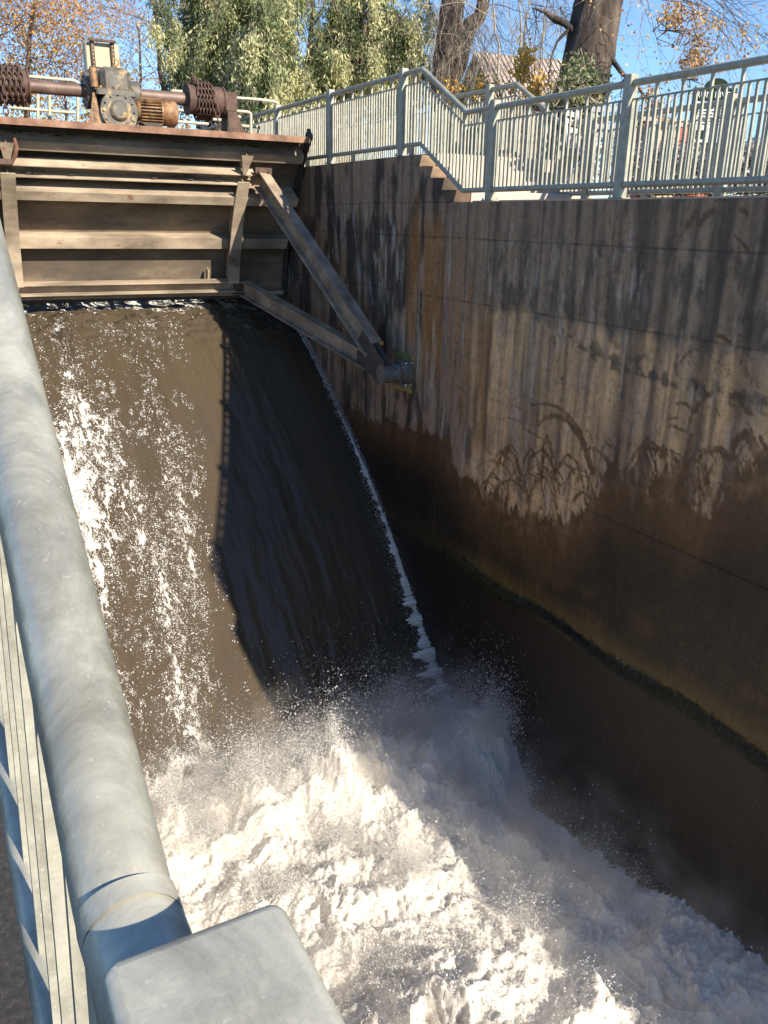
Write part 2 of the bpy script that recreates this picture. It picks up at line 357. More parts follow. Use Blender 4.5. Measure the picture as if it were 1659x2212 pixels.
# ================================================================== THE LARGE STRUCTURE
WX = 5.95; LX = 0.16                       # faces of the right and left channel walls
Z_LO, Z_UP = 0.25, 0.86                    # the two walkway levels on the right bank
tag(MB().box(8.0, 900, -300, 900, -1.2, 0.18).build('ground', M['terrain']), kind='structure')
tag(MB().box(-300, -2.2, -300, 14, -3, -1.5).build('ground', M['terrain']), kind='structure')
tag(MB().box(-300, 8.0, 60, 900, -1.2, 0.22).build('far_bank', M['terrain']), kind='structure')
m, n, l, b = mat('upstream_water'); b.inputs['Base Color'].default_value = (0.05, 0.04, 0.025, 1); b.inputs['Roughness'].default_value = 0.12
bump(n, l, b, noise(n, l, geo(n), 6, 6, 0.6), 0.3, 0.02)
tag(MB().box(-300, 8.0, 16.6, 60, -1.2, -0.2).build('upstream_water', m), kind='structure')
tag(MB().box(-20, 30, -90, -6, -9, -6.75).build('downstream_water', M['water']), kind='structure')

# ---- right channel wall: stain map worked out per point of the wall (metres along, metres up)
def WZ(x, y): p = onX(x, y, WX); return p[1], p[2]
def C7(cx, cy): return WZ(862.7 + cx * 0.48, 398 + cy * 0.48)
strokes = []                                # wet, grass-shaped splash marks: polyline + half widths
def stroke(pts, w0, w1): strokes.append(([C7(*p) for p in pts], w0, w1))
stroke([(590, 997), (640, 988), (690, 992), (760, 1035), (810, 1105), (838, 1170)], .012, .03)
stroke([(625, 1085), (655, 1052), (700, 1040), (760, 1065), (810, 1130), (845, 1215), (868, 1290)], .02, .045)
stroke([(843, 1188), (880, 1190), (925, 1225), (955, 1280), (968, 1340)], .012, .05)
stroke([(1350, 1235), (1375, 1205), (1410, 1190), (1455, 1200), (1485, 1240), (1490, 1290)], .02, .055)
stroke([(1490, 1300), (1500, 1200), (1525, 1140), (1560, 1125), (1590, 1160), (1612, 1240), (1610, 1340)], .02, .06)
stroke([(1625, 1140), (1650, 1200), (1655, 1260)], .02, .04)
stroke([(1280, 1330), (1287, 1230), (1300, 1165), (1315, 1125)], .03, .02)
stroke([(1225, 1200), (1250, 1260), (1255, 1330)], .02, .05); stroke([(1345, 1280), (1350, 1350), (1375, 1420)], .018, .02)
stroke([(1110, 1180), (1150, 1195), (1200, 1200)], .008, .03); stroke([(1190, 1185), (1200, 1205), (1180, 1220)], .03, .03)
stroke([(1115, 1140), (1070, 1215)], .018, .008); stroke([(925, 1155), (955, 1190)], .018, .012)
stroke([(1197, 355), (1235, 285), (1290, 190)], .006, .010); stroke([(1300, 185), (1320, 155), (1338, 135)], .035, .03)
stroke([(1350, 180), (1380, 140), (1415, 118)], .03, .035); stroke([(1535, 110), (1565, 132)], .02, .022)
stroke([(1380, 235), (1345, 275)], .008, .006); stroke([(1505, 290), (1445, 375)], .008, .004); stroke([(1510, 235), (1545, 262), (1568, 295)], .01, .02)
stroke([(1330, 385), (1280, 460)], .012, .006); stroke([(1290, 1120), (1320, 1020), (1385, 945)], .010, .025)
stroke([(1245, 985), (1290, 990), (1325, 1025), (1345, 1020)], .012, .022); stroke([(1210, 1055), (1250, 1050)], .01, .01)
stroke([(1205, 1090), (1240, 1090), (1275, 1108)], .01, .02); stroke([(1535, 978), (1575, 1030)], .02, .03); stroke([(1480, 970), (1505, 1010)], .006, .008)
stroke([(1305, 685), (1345, 690), (1370, 705), (1400, 678), (1445, 682), (1490, 715)], .006, .018); stroke([(1520, 675), (1550, 692)], .01, .012)
stroke([(1262, 805), (1285, 770), (1320, 748), (1365, 745)], .012, .006); stroke([(1425, 1010), (1440, 1040)], .008, .008)
stroke([(1565, 1070), (1590, 1115)], .015, .01); stroke([(1430, 800), (1460, 812)], .008, .006)
stroke([(440, 1062), (480, 1050), (530, 1060), (560, 1080)], .006, .006); stroke([(565, 1105), (600, 1120), (660, 1160), (700, 1210)], .008, .01)
rs = random.Random(5)
for i in range(46):                         # the thicket of arching marks above the damp zone
    x = rs.uniform(400, 900) if i < 34 else rs.uniform(1000, 1640); y = rs.uniform(1330, 1500) if i < 34 else rs.uniform(1280, 1380)
    s = rs.choice((-1, 1)); h = rs.uniform(80, 230) * (1 if i < 34 else .7); w = rs.uniform(40, 150)
    pts = [(x, y), (x + s * w * .12, y - h * .45), (x + s * w * .35, y - h * .85), (x + s * w * .7, y - h), (x + s * w, y - h * .82), (x + s * w * 1.15, y - h * .6)]
    stroke(pts, rs.uniform(.006, .014), rs.uniform(.004, .012) if rs.random() < .7 else .028)
for i in range(40):
    x = rs.uniform(1000, 1640); y = rs.uniform(1290, 1380); h = rs.uniform(30, 120)
    stroke([(x, y + 70), (x + rs.uniform(-15, 15), y), (x + rs.uniform(-30, 30), y - h)], rs.uniform(.02, .05), .008)
wet_edge = [C7(*p) for p in [(-150, 1060), (0, 1080), (120, 1100), (220, 1190), (300, 1360), (400, 1420), (600, 1500), (760, 1540), (850, 1450), (960, 1330), (1080, 1370),
                             (1200, 1330), (1300, 1470), (1420, 1440), (1520, 1330), (1659, 1310)]]
_wy = np.array([p[0] for p in wet_edge])[::-1]; _wz = np.array([p[1] for p in wet_edge])[::-1]
drips = [(C7(cx, 500)[0], w, a) for cx, w, a in [(418, .05, .55), (545, .06, .45), (600, .03, .3), (660, .05, .4), (775, .04, .65), (885, .03, .3), (1060, .10, .7),
         (1110, .05, .45), (1200, .06, .6), (1285, .03, .35), (1400, .09, .6), (1440, .05, .5), (1600, .09, .65), (1500, .03, .3), (330, .04, .25), (700, .03, .3), (960, .04, .3)]]
def wallcolor(Y, Z):
    """albedo and wetness of the concrete at (Y, Z)"""
    sh = Y.shape; c = np.zeros(sh + (3,))
    def lay(k, col): nonlocal c; k = np.clip(k, 0, 1)[..., None]; c = c * (1 - k) + np.array(col) * k
    grey, mauve, tan, ochre, black = (.29, .215, .15), (.31, .21, .155), (.72, .48, .26), (.30, .155, .05), (.05, .045, .038)
    lay(np.ones(sh), grey)
    wv = fbm(Y * .6, Z * .6, 3, 3)
    lay(sst(-.2, .3, fbm(Y * 1.2, Z * .35, 4, 4)) * .6, mauve)
    # tan limestone wash below the crust line, near section
    crust = np.interp(Y, [3.5, 5.0, 6.4, 7.6, 8.6], [-1.55, -1.45, -1.38, -1.0, -.75]) + .04 * fbm(Y * 5, Z * 2, 3, 8)
    near = sst(9.0, 8.3, Y + .25 * fbm(Y * 3, Z * .8, 3, 12))
    upper = sst(.12, -.05, Z + 1.02 + .16 * fbm(Y * 6, Z * 1.5, 4, 6)) * near
    lay(upper * .85, tan)
    lay(sst(.05, .35, fbm(Y * 2.2 + 9, Z * .5, 4, 9)) * upper * .5, (.36, .27, .19))
    band = upper * sst(0, .04, Z - crust) * sst(.48, .08, Z - crust)
    lay(band * sst(-.12, .12, fbm(Y * 7, Z * 7, 5, 15) - (Z - crust) * .5 + .15 * fbm(Y, Z, 2, 16)) * .8, (.085, .07, .05))
    # pale wash between the second joint and the crust, upper grey lift gets white flakes
    fl = sst(.15, .4, fbm(Y * 9, Z * 2.2, 5, 21)) * sst(-.15, .2, fbm(Y * 1.1, Z * .8, 3, 22)) * sst(-.15, -.3, Z) * sst(-1.5, -.9, Z)
    lay(fl * .8, (.42, .39, .35))
    lay(sst(.0, .35, fbm(Y * 1.6, Z * .25, 3, 23)) * sst(.05, -.25, Z) * near * .6, (.33, .27, .20))
    # ochre run-off around the vertical corner
    # black lichen and pale scale on the far section
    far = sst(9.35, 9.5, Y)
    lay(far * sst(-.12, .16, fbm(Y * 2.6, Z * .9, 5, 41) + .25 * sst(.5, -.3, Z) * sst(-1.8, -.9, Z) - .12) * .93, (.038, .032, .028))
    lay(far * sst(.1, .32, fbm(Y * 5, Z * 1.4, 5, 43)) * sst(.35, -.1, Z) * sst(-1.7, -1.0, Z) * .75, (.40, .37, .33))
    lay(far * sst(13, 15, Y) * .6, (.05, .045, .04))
    lay(sst(.12, .4, fbm(Y * 3.4, Z * 1.0, 5, 44)) * sst(-1.4, -2.2, Z) * sst(7.6, 8.6, Y) * .7, (.07, .06, .055))
    for y0, y1, z0, z1, a in [(9.46, 9.95, .0, -1.9, .85), (10.08, 10.42, .15, -1.5, .8), (8.33, 8.62, -.9, -2.6, .7), (8.75, 8.95, -.5, -2.4, .5), (9.0, 9.3, -.2, -2.1, .4), (7.3, 7.6, -1.5, -2.6, .25)]:
        k = sst(y0 - .05, y0 + .03, Y + .03 * fbm(Y * 3, Z * 2, 3, 31)) * sst(y1 + .05, y1 - .03, Y + .03 * fbm(Y * 3, Z * 2, 3, 32))
        k = k * sst(z1 - .35, z1 + .1, Z + .25 * fbm(Y * 9, Z * 2, 3, 33)) * sst(z0 + .3, z0 - .3, Z + .3 * fbm(Y * 8, Z, 3, 34)); lay(k * a, ochre)
    # long vertical drip streaks of dirt
    for y0, w, a in drips:
        ww = w * (1 + .5 * fbm(Z * 1.4 + y0 * 7, Y * 0 + y0, 2, 50)); k = np.exp(-((Y - y0 + .02 * fbm(Z * 2, Y * 0 + y0, 2, 51)) / ww) ** 2)
        lay(k * min(1, a * 1.35) * sst(-3.6, -2.4, Z) * (.8 + .4 * fbm(Y * 9, Z * 1.5, 2, 52)), (.05, .042, .038))
    lay(sst(.05, .35, fbm(Y * 9, Z * .22, 5, 55)) * .7 * (1 - .5 * upper), (.09, .078, .068))
    lay(sst(.1, .4, fbm(Y * 11, Z * .8, 5, 59)) * .45, (.11, .09, .075))
    lay(sst(.12, .42, fbm(Y * 7 + 40, Z * .8, 6, 56, .62)) * .5 * sst(.15, -.4, Z), (.52, .46, .39))
    for px_, py_, hh in [(1363, 505, .16), (1107, 490, .22), (745, 450, .2)]:        # white lime runs
        y0, z0 = WZ(px_, py_); k = np.exp(-((Y - y0 + .02 * fbm(Z * 8, Y * 30, 2, 57)) / (.008 + .016 * sst(hh, -hh, Z - z0))) ** 2) * sst(-.3, .2, fbm(Y * 60, Z * 12, 3, 58)) * (np.abs(Z - z0) < hh); lay(k * .7, (.55, .53, .50))
    # horizontal day joints, dark hair lines
    for zj in (-.2, -.95, -2.05): lay(np.exp(-((Z - zj + .012 * fbm(Y * 3, Z * 0, 3, 60)) / .008) ** 2) * .6 * sst(-.05, .3, fbm(Y * 2.5, Z * 0 + zj, 4, 61)), (.05, .045, .04))
    lay(sst(.02, .3, fbm(Y * 4.5, Z * 1.6, 6, 62, .62) + .12 * sst(-.3, -.9, Z)) * sst(.1, -.3, Z) * near * (1 - .75 * upper) * .75, (.095, .08, .065))
    lay(sst(.22, .3, fbm(Y * 16, Z * 9, 5, 63, .65)) * sst(-.05, .3, fbm(Y * 1.5, Z * 1.5, 3, 64)) * .6, (.07, .06, .05))
    # wetness
    we = np.interp(Y, _wy, _wz); yw = Y + .10 * fbm(Y * 2, Z * 3, 3, 69)
    spike = np.clip(1 - 2.6 * np.abs(perlin(yw * 6.5, Z * .5, 70)), 0, 1) ** 1.5 * .22 + np.clip(1 - 2.6 * np.abs(perlin(yw * 17, Z * .9, 68)), 0, 1) ** 1.5 * .12
    rag = .30 * fbm(Y * 2.2, Z * 1.6, 5, 67) - spike * (.35 + .65 * sst(9.0, 8.0, Y)) + .05 * fbm(Y * 14, Z * 9, 4, 71)
    wet = sst(.03, -.03, Z - we + rag)
    for pts, w0, w1 in strokes:
        P = np.array(pts); y0, y1, z0, z1 = P[:, 0].min() - .12, P[:, 0].max() + .12, P[:, 1].min() - .12, P[:, 1].max() + .12
        s = (Y > y0) & (Y < y1) & (Z > z0) & (Z < z1)
        if not s.any(): continue
        yy, zz = Y[s], Z[s]; best = np.full(yy.shape, 9.0); n_ = len(P) - 1
        jg = .9 * fbm(yy * 22, zz * 22, 3, 73)
        for i in range(n_):
            a, b_ = P[i], P[i + 1]; d = b_ - a; t = np.clip(((yy - a[0]) * d[0] + (zz - a[1]) * d[1]) / (d @ d + 1e-9), 0, 1)
            w = w0 + (w1 - w0) * (i + t) / n_; dd = np.hypot(yy - a[0] - t * d[0], zz - a[1] - t * d[1]); best = np.minimum(best, dd / (w * (1 + jg)))
        wet[s] = np.maximum(wet[s], sst(1.25, .7, best) * np.clip(.95 + .7 * fbm(yy * 9, zz * 9, 3, 72), 0, 1))
    depth = sst(-.05, -.95, Z - we)                                     # further down it never dries: brown slime, then black algae
    wc = np.array((.095, .054, .023)) * (1 - depth[..., None]) + np.array((.009, .0062, .004)) * depth[..., None]
    wc = wc * (1 + .5 * fbm(Y * 2, Z * .6, 4, 75))[..., None]
    k = (wet * np.clip(.88 + .4 * fbm(Y * 5, Z * 5, 4, 74) + .25 * sst(0, -.5, Z - we), .35, .96))[..., None]; c = c * (1 - k) + wc * k
    lay(sst(-3.2, -4.0, Z) * sst(.05, .3, fbm(Y * 1.5, Z * 2, 3, 77)) * .35, (.11, .072, .03))
    lay(sst(-4.40, -4.5, Z) * .85, (.018, .014, .012))
    lay(sst(-4.02, -4.36, Z + .08 * fbm(Y * 3, Z * 3, 4, 78)) * sst(-4.55, -4.42, Z) * .75, (.115, .09, .032))
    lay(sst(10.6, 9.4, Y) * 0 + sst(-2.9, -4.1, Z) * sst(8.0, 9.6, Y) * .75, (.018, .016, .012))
    sp = sst(.50, .56, perlin(Y * 22, Z * 22, 90)) * sst(-.1, .2, fbm(Y, Z, 2, 91)) * sst(-2.6, -3.4, Z) * sst(7, 5, Y); lay(sp * .25, (.14, .12, .09))
    for yj, zt in ((3.72, -3.9),): lay(np.exp(-((Y - yj) / .010) ** 2) * (Z < zt) * .9, (.004, .004, .004))
    c = c * np.array((.92, .85, .76))
    return np.clip(c, .004, .8), np.clip(wet + sst(-4.2, -4.5, Z), 0, 1)

wall = empty('channel_wall', 'tall stained concrete channel wall on the right with drip marks and damp lower half', 'wall', (WX, 9.4, 0))
def wall_panel(y0, y1, z0, z1, res=0.014, xo=0.0, par=wall):
    res *= 1.22
    ny, nz = max(2, int((y1 - y0) / res)), max(2, int((z1 - z0) / res))
    Y, Z = np.meshgrid(np.linspace(y0, y1, ny), np.linspace(z0, z1, nz), indexing='ij')
    edge = np.minimum(np.minimum(Y - y0, y1 - Y), np.minimum(Z - z0, z1 - Z))
    X = WX + xo + .006 * fbm(Y * 2, Z * 2, 3, 80) + .004 * fbm(Y * 12, Z * 12, 3, 81) + .002 * sst(.010, 0, edge) * np.abs(fbm(Y * 5, Z * 5, 3, 82)) * 3
    c, wt = wallcolor(Y, Z)
    V = np.stack([X, Y, Z], -1).reshape(-1, 3); F = grid_faces(ny, nz)
    # returns: skirt the four edges back by 0.34 m
    rim = np.concatenate([np.arange(nz), (np.arange(1, ny) * nz + nz - 1), (ny - 1) * nz + np.arange(nz - 2, -1, -1), np.arange(ny - 2, 0, -1) * nz])
    bk = V[rim].copy(); bk[:, 0] = WX + .34; nb = len(V); k = len(rim); i = np.arange(k); j = (i + 1) % k
    F = np.concatenate([F, np.stack([rim[i], nb + i, nb + j, rim[j]], -1)])
    V = np.concatenate([V, bk]); c2 = np.concatenate([c.reshape(-1, 3), c.reshape(-1, 3)[rim]]); w2 = np.concatenate([wt.ravel(), wt.ravel()[rim]])
    return npobj('concrete_lift', V, F, M['wall'], par, True, {'stain': c2, 'wet': w2})
g = .0003
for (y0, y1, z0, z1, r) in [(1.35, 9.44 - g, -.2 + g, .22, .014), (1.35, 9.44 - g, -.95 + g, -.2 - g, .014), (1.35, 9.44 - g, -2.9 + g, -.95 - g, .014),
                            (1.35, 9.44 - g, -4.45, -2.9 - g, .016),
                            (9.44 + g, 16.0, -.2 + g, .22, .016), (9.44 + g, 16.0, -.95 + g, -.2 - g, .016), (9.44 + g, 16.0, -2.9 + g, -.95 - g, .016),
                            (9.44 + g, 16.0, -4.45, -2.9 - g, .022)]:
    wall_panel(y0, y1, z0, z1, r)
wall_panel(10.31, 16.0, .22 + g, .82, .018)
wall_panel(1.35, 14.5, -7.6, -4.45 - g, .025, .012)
MB().box(WX + .05, WX + .5, 1.4, 16, -7.6, .2).build('core', M['slab'], wall)
MB().box(WX + .01, 8.0, 16.01, 24, -2, .82).build('far_block', M['slab'], wall)
ystep = [9.44, 9.73, 10.02, 10.31]
for i in range(3): wall_panel(ystep[i] + .002, ystep[i + 1] - .002, .222, .22 + .15 * (i + 1), .016)

# moss fringe hanging at the old water line
V = []; F = []; T = []
for i in range(9000):
    y = rng.uniform(2.8, 9.2) ; z = -4.40 + .03 * sin(y * 3) + rng.normal(0, .03); L = rng.uniform(.03, .09) * (1.2 + .7 * sin(y * 1.7)); w = rng.uniform(.003, .008)
    x = WX - rng.uniform(0, .012); dx = -rng.uniform(.005, .03); dy = rng.normal(0, .01); b0 = len(V)
    V += [(x, y - w, z), (x, y + w, z), (x + dx, y + dy + w * .7, z - L * .5), (x + dx, y + dy - w * .7, z - L * .5), (x + dx * .4, y + dy * 1.5, z - L), (x + dx * .4, y + dy * 1.5, z - L)]
    F += [(b0, b0 + 1, b0 + 2, b0 + 3), (b0 + 3, b0 + 2, b0 + 4, b0 + 5)]; T += [rng.random()] * 6
mo = npobj('moss', V, F, M['moss'], None, False, {'tint': T}); tag(mo, 'dark green moss fringe hanging along the waterline of the right wall', 'moss', kind='stuff')

# ---- walkway slabs and stairs of the right bank
tag(MB().box(WX + .345, 8.3, 1.35, 9.4, -.4, Z_LO).build('walkway', M['step']), kind='structure')
tag(MB().box(WX + .345, 8.3, 10.36, 24, -.4, Z_UP).build('walkway', M['step']), kind='structure')
stairs = empty('concrete_stairs', 'short flight of four tan concrete steps behind the grey railing', 'stairs', (7, 9.9, Z_LO))
for i in range(4):
    y0 = 9.41 + .29 * i + (0.02 if i == 0 else 0); z1 = (.22 + .15 * (i + 1)) if i < 3 else Z_UP - .004
    MB().box(WX + (.345 if i < 3 else .345), 8.3, y0, min(y0 + .29, 10.355) if i < 3 else 10.357, .2, z1).build('step', M['step'], stairs)
# risers at the wall line, seen lit from downstream
for i in range(3): pass

# ---- left channel wall, deck and steps
lw = empty('left_channel_wall', 'weathered concrete channel wall below the near handrail', 'wall', (0, 0, -1.43))
MB().box(-.14, LX, -8, .5, -7.6, -1.43).build('lower_section', M['slab'], lw); MB().box(-.14, LX, .503, 20, -7.6, -1.434).build('upper_section', M['slab'], lw)
MB().box(-.16, LX + .02, -8, 20, -1.428, -1.40).build('coping', M['dark_ground'], lw)
tag(MB().box(-2.2, -.142, -6, 14, -1.9, -1.44).build('near_pavement', M['dark_ground']), kind='structure')

# ---- sloping spillway bed and the sheet of water running over it
prof = [(26, -1.30), (17.5, -1.38), (15.6, -1.55), (14.6, -1.86), (14.0, -2.18), (13.257, -2.68), (12.406, -3.28), (11.611, -3.90), (10.944, -4.52), (10.298, -5.22), (9.761, -5.82), (9.176, -6.43), (8.63, -6.86), (8.1, -7.1), (7.0, -7.2)]
pts = np.array(prof); seg = np.hypot(*np.diff(pts, axis=0).T); S = np.concatenate([[0], np.cumsum(seg)])
ss = np.linspace(0, S[-1], 780)
# smooth resample
def smooth(a, k=25): 
    w = np.hanning(k + 2)[1:-1]; w /= w.sum(); return np.convolve(np.pad(a, k // 2, 'edge'), w, 'valid')
PY, PZ = smooth(np.interp(ss, S, pts[:, 0]), 35), smooth(np.interp(ss, S, pts[:, 1]), 35)
bed = MB().prism([(y, z - .35) for y, z in prof[1:]] + [(7, -9), (17.5, -9)], 'x', LX, WX); tag(bed.build('spillway_bed', M['slab']), kind='structure')
sel = PY < 17.4; PY, PZ, SS = PY[sel], PZ[sel], ss[sel]
TY, TZ = np.gradient(PY), np.gradient(PZ); tl = np.hypot(TY, TZ); NY, NZ = -TZ / tl * -1, TY / tl * -1
if NZ[10] < 0: NY, NZ = -NY, -NZ
xs = np.linspace(LX - .01, WX + .01, 370)
SSg, Xg = np.meshgrid(SS, xs, indexing='ij'); k0 = SSg - SS[0]
Xw = Xg + .10 * fbm(Xg * .9, k0 * .25, 3, 101)                       # streamlines wander
edge_l = 1 - np.exp(-np.clip(WX - Xg, 0, 9) / .35)
e = .20 * edge_l + .035 * fbm(Xw * 2.4, k0 * .30, 3, 102) + .012 * fbm(Xw * 6, k0 * 1.6, 4, 103) + .004 * fbm(Xw * 22, k0 * 8, 3, 104)
# standing wave and rooster tail just below the gate
gx, gy = onZ(220, 690, -1.45)[:2]
Yg = np.broadcast_to(PY[:, None], Xg.shape)
e += .16 * np.exp(-((Xg - 1.9) / .16) ** 2 - ((Yg - 14.3) / .45) ** 2) * (1 + .8 * fbm(Xg * 9, k0 * 6, 3, 105))
e += .22 * np.exp(-((Xg - 1.15) / .28) ** 2 - ((Yg - 13.6) / .5) ** 2) * (1 + .8 * fbm(Xg * 7, k0 * 5, 3, 106))
e += .03 * np.exp(-((Yg - 14.6) / .5) ** 2) * fbm(Xg * 4, k0 * 6, 3, 107) * 3
VX = Xg; VY = PY[:, None] + NY[:, None] * e; VZ = PZ[:, None] + NZ[:, None] * e
lit = sst(0, -.7, Xg - (4.35 - .125 * k0))  # sunlit side of the shadow edge; white flecks are painted mostly here
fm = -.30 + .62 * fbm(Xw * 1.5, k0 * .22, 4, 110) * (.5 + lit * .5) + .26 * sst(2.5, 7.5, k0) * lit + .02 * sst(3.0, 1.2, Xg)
fm += .14 * np.exp(-((Xw - 1.95 + .02 * k0) / (.20 + .05 * k0)) ** 2) * sst(2.2, 2.9, k0) * sst(6.5, 4.0, k0)
fm += .0 * np.exp(-((Xw - 1.35) / .25) ** 2) * sst(2.2, 2.9, k0) * sst(7.5, 4.0, k0)
fm += .15 * np.exp(-((Xw - 3.9) / .15) ** 2) * sst(2.4, 3.0, k0) * (.5 + fbm(Xg, k0, 2, 113)); fm -= .35 * sst(2.6, 2.0, k0)
fm += .35 * np.exp(-((WX - Xg) / (.018 + .11 * np.clip(k0 - 4.5, 0, 9) / 5)) ** 2) * sst(2.2, 4.5, k0) * (.6 + 1.2 * fbm(Xg * 2, k0 * 2.5, 4, 112) * sst(8, 3, k0) + .5 * sst(5, 8, k0))
wx_ = Xw * 6.5 + 1.6 * fbm(Xw * 3, k0 * 1.6, 4, 160); wy_ = k0 * 2.6 + 1.6 * fbm(Xw * 3 + 5, k0 * 1.6, 4, 161)
ridge = np.maximum(1 - 5.5 * np.abs(perlin(wx_, wy_, 162)), .85 * (1 - 5.0 * np.abs(perlin(wx_ * 2.3, wy_ * 2.3, 163))))
bandm = (.30 + .35 * sst(4.0, 7.5, k0)) * sst(-.30, .15, fbm(Xw * 4, k0 * 1.3, 3, 167)) + sst(-.25, .25, fbm(Xw * 1.7, k0 * .22, 3, 164)) * .75 + np.exp(-((Xw - 1.95) / (.22 + .06 * k0)) ** 2) * sst(7.5, 4.0, k0) + .22 * np.exp(-((Xw - 1.3) / .35) ** 2) + .6 * np.exp(-((Xw - 4.0) / .16) ** 2)
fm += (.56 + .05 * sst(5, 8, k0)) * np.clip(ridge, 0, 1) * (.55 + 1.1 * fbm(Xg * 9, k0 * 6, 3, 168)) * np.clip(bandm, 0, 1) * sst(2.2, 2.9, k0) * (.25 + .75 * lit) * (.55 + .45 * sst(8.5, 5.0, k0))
fm += .30 * (np.exp(-((Yg - 14.5) / .25) ** 2) * sst(-.1, .3, fbm(Xg * 2, k0 * 5, 3, 165)))
fm += .7 * sst(9.15, 8.6, Yg + .35 * fbm(Xg * 4, k0 * 3, 3, 166))
fm -= .30 * sst(3.9, 4.5, Xg) * sst(5.8, 5.6, Xg)  # white flecks painted out on the shaded side
flow = np.stack([Xw, k0 + .0 * Xg, 0 * Xg], -1)
w = npobj('spillway_water', np.stack([VX, VY, VZ], -1), grid_faces(*Xg.shape), M['water'], None, True, {'foam': fm.ravel(), 'flow': flow.reshape(-1, 3)})
tag(w, kind='structure')

if True:
    ks = np.linspace(1.9, SS[-1] - SS[0] - .5, 1500); a_ = np.linspace(0, 1, 16); KK, AA = np.meshgrid(ks, a_, indexing='ij')
    wd = (.012 + .05 * sst(4.5, 7.5, KK) + .17 * sst(7, 11, KK)) * (1 + .9 * fbm(KK * 3.5, AA * 0, 4, 170) + .5 * fbm(KK * 16, AA * 0, 3, 171)); wd = wd * (.55 + .9 * sst(-.25, .2, fbm(KK * 7, AA * 0, 4, 175))); wd = np.maximum(wd * sst(1.8, 3.0, KK + .8 * fbm(KK * 1.5, AA * 0, 3, 172)), .001)
    yy = np.interp(KK, SS - SS[0], PY); zz = np.interp(KK, SS - SS[0], PZ); ny = np.interp(KK, SS - SS[0], NY); nz = np.interp(KK, SS - SS[0], NZ)
    xx = WX + .004 - AA * wd * (1 + .4 * fbm(KK * 22, AA * 3, 3, 173)); bul = .02 + (.45 * wd) * np.sin(np.clip(AA, 0.0, 1) * pi * .5 + pi * .5) + .03 * sst(5, 9, KK) * (1 - AA) * np.abs(fbm(KK * 14, AA * 4, 4, 174)) * 2 + .20 * (1 - np.exp(-AA * wd / .35)) - .03 * AA
    rb_ = npobj('edge_froth', np.stack([xx, yy + ny * bul, zz + nz * bul], -1), grid_faces(*KK.shape), M['foam'], None, True, {'thin': np.full(KK.size, -.35)})
    tag(rb_, 'ragged white trickle of froth along the right edge of the falling water', 'foam', kind='stuff')
# ---- churning white water below the fall
nx, ny = 350, 700
X, Y = np.meshgrid(np.linspace(LX - .02, WX + .02, nx), np.linspace(-5.0, 9.15, ny) , indexing='ij')
def foamh(X, Y):
    wx = X + .35 * fbm(X * .9, Y * .9, 3, 120); wy = Y + .35 * fbm(X * .9 + 7, Y * .9, 3, 121)
    big = fbm(wx * .75, wy * .75, 3, 122); bil = billow(wx * 1.9, wy * 1.9, 5, 123, .55); fine = billow(wx * 8, wy * 8, 4, 125, .6)
    h = -7.05 + .34 * big + .46 * (.42 - bil) + .09 * (.4 - fine)
    front = 8.15 + .35 * fbm(X * .8, Y * 0 + 3, 3, 126)
    crown = np.exp(-((Y - front + .35) / .65) ** 2)
    h += crown * (.34 + .34 * np.clip(fbm(X * 1.5 + 3, Y * .5, 3, 127) + .35, 0, 1) + .50 * np.exp(-((X - 4.3) / 1.0) ** 2) + .15 * np.exp(-((X - 2.6) / .4) ** 2))
    h += .55 * np.exp(-((Y - 6.2) / 1.0) ** 2 - ((X - 3.2) / 1.6) ** 2) + .45 * sst(6.2, 3.4, Y) + .5 * np.exp(-((Y - 4.2) / .8) ** 2 - ((X - 3.2) / .9) ** 2)
    h += .30 * np.exp(-((Y - 7.4) / .5) ** 2 - ((X - 5.6) / .5) ** 2)
    h -= 1.3 * sst(front + .05, front + .75, Y)
    return h, crown, bil, fine
H, crown, bil, fine = foamh(X, Y)
wa = .07; DX = wa * fbm(X * 3, Y * 3, 4, 130); DY = wa * fbm(X * 3 + 20, Y * 3, 4, 131)
DX2 = .018 * fbm(X * 13, Y * 13, 3, 132); DY2 = .018 * fbm(X * 13 + 9, Y * 13, 3, 133)
in_ = sst(0, .15, np.minimum(X - LX, WX - X))
thin = -.17 + 1.0 * (bil - .28) + .35 * fbm(X * .8 + 4, Y * .8, 3, 134) + .25 * np.exp(-((X - 5.1) / .5) ** 2 - ((Y - 3.4) / .6) ** 2)
fo = npobj('white_water', np.stack([X + (DX + DX2) * in_, Y + DY + DY2, H + .016 * perlin(X * 24, Y * 24, 136)], -1), grid_faces(nx, ny), M['foam'], None, True, {'thin': thin.ravel()})
tag(fo, kind='structure')

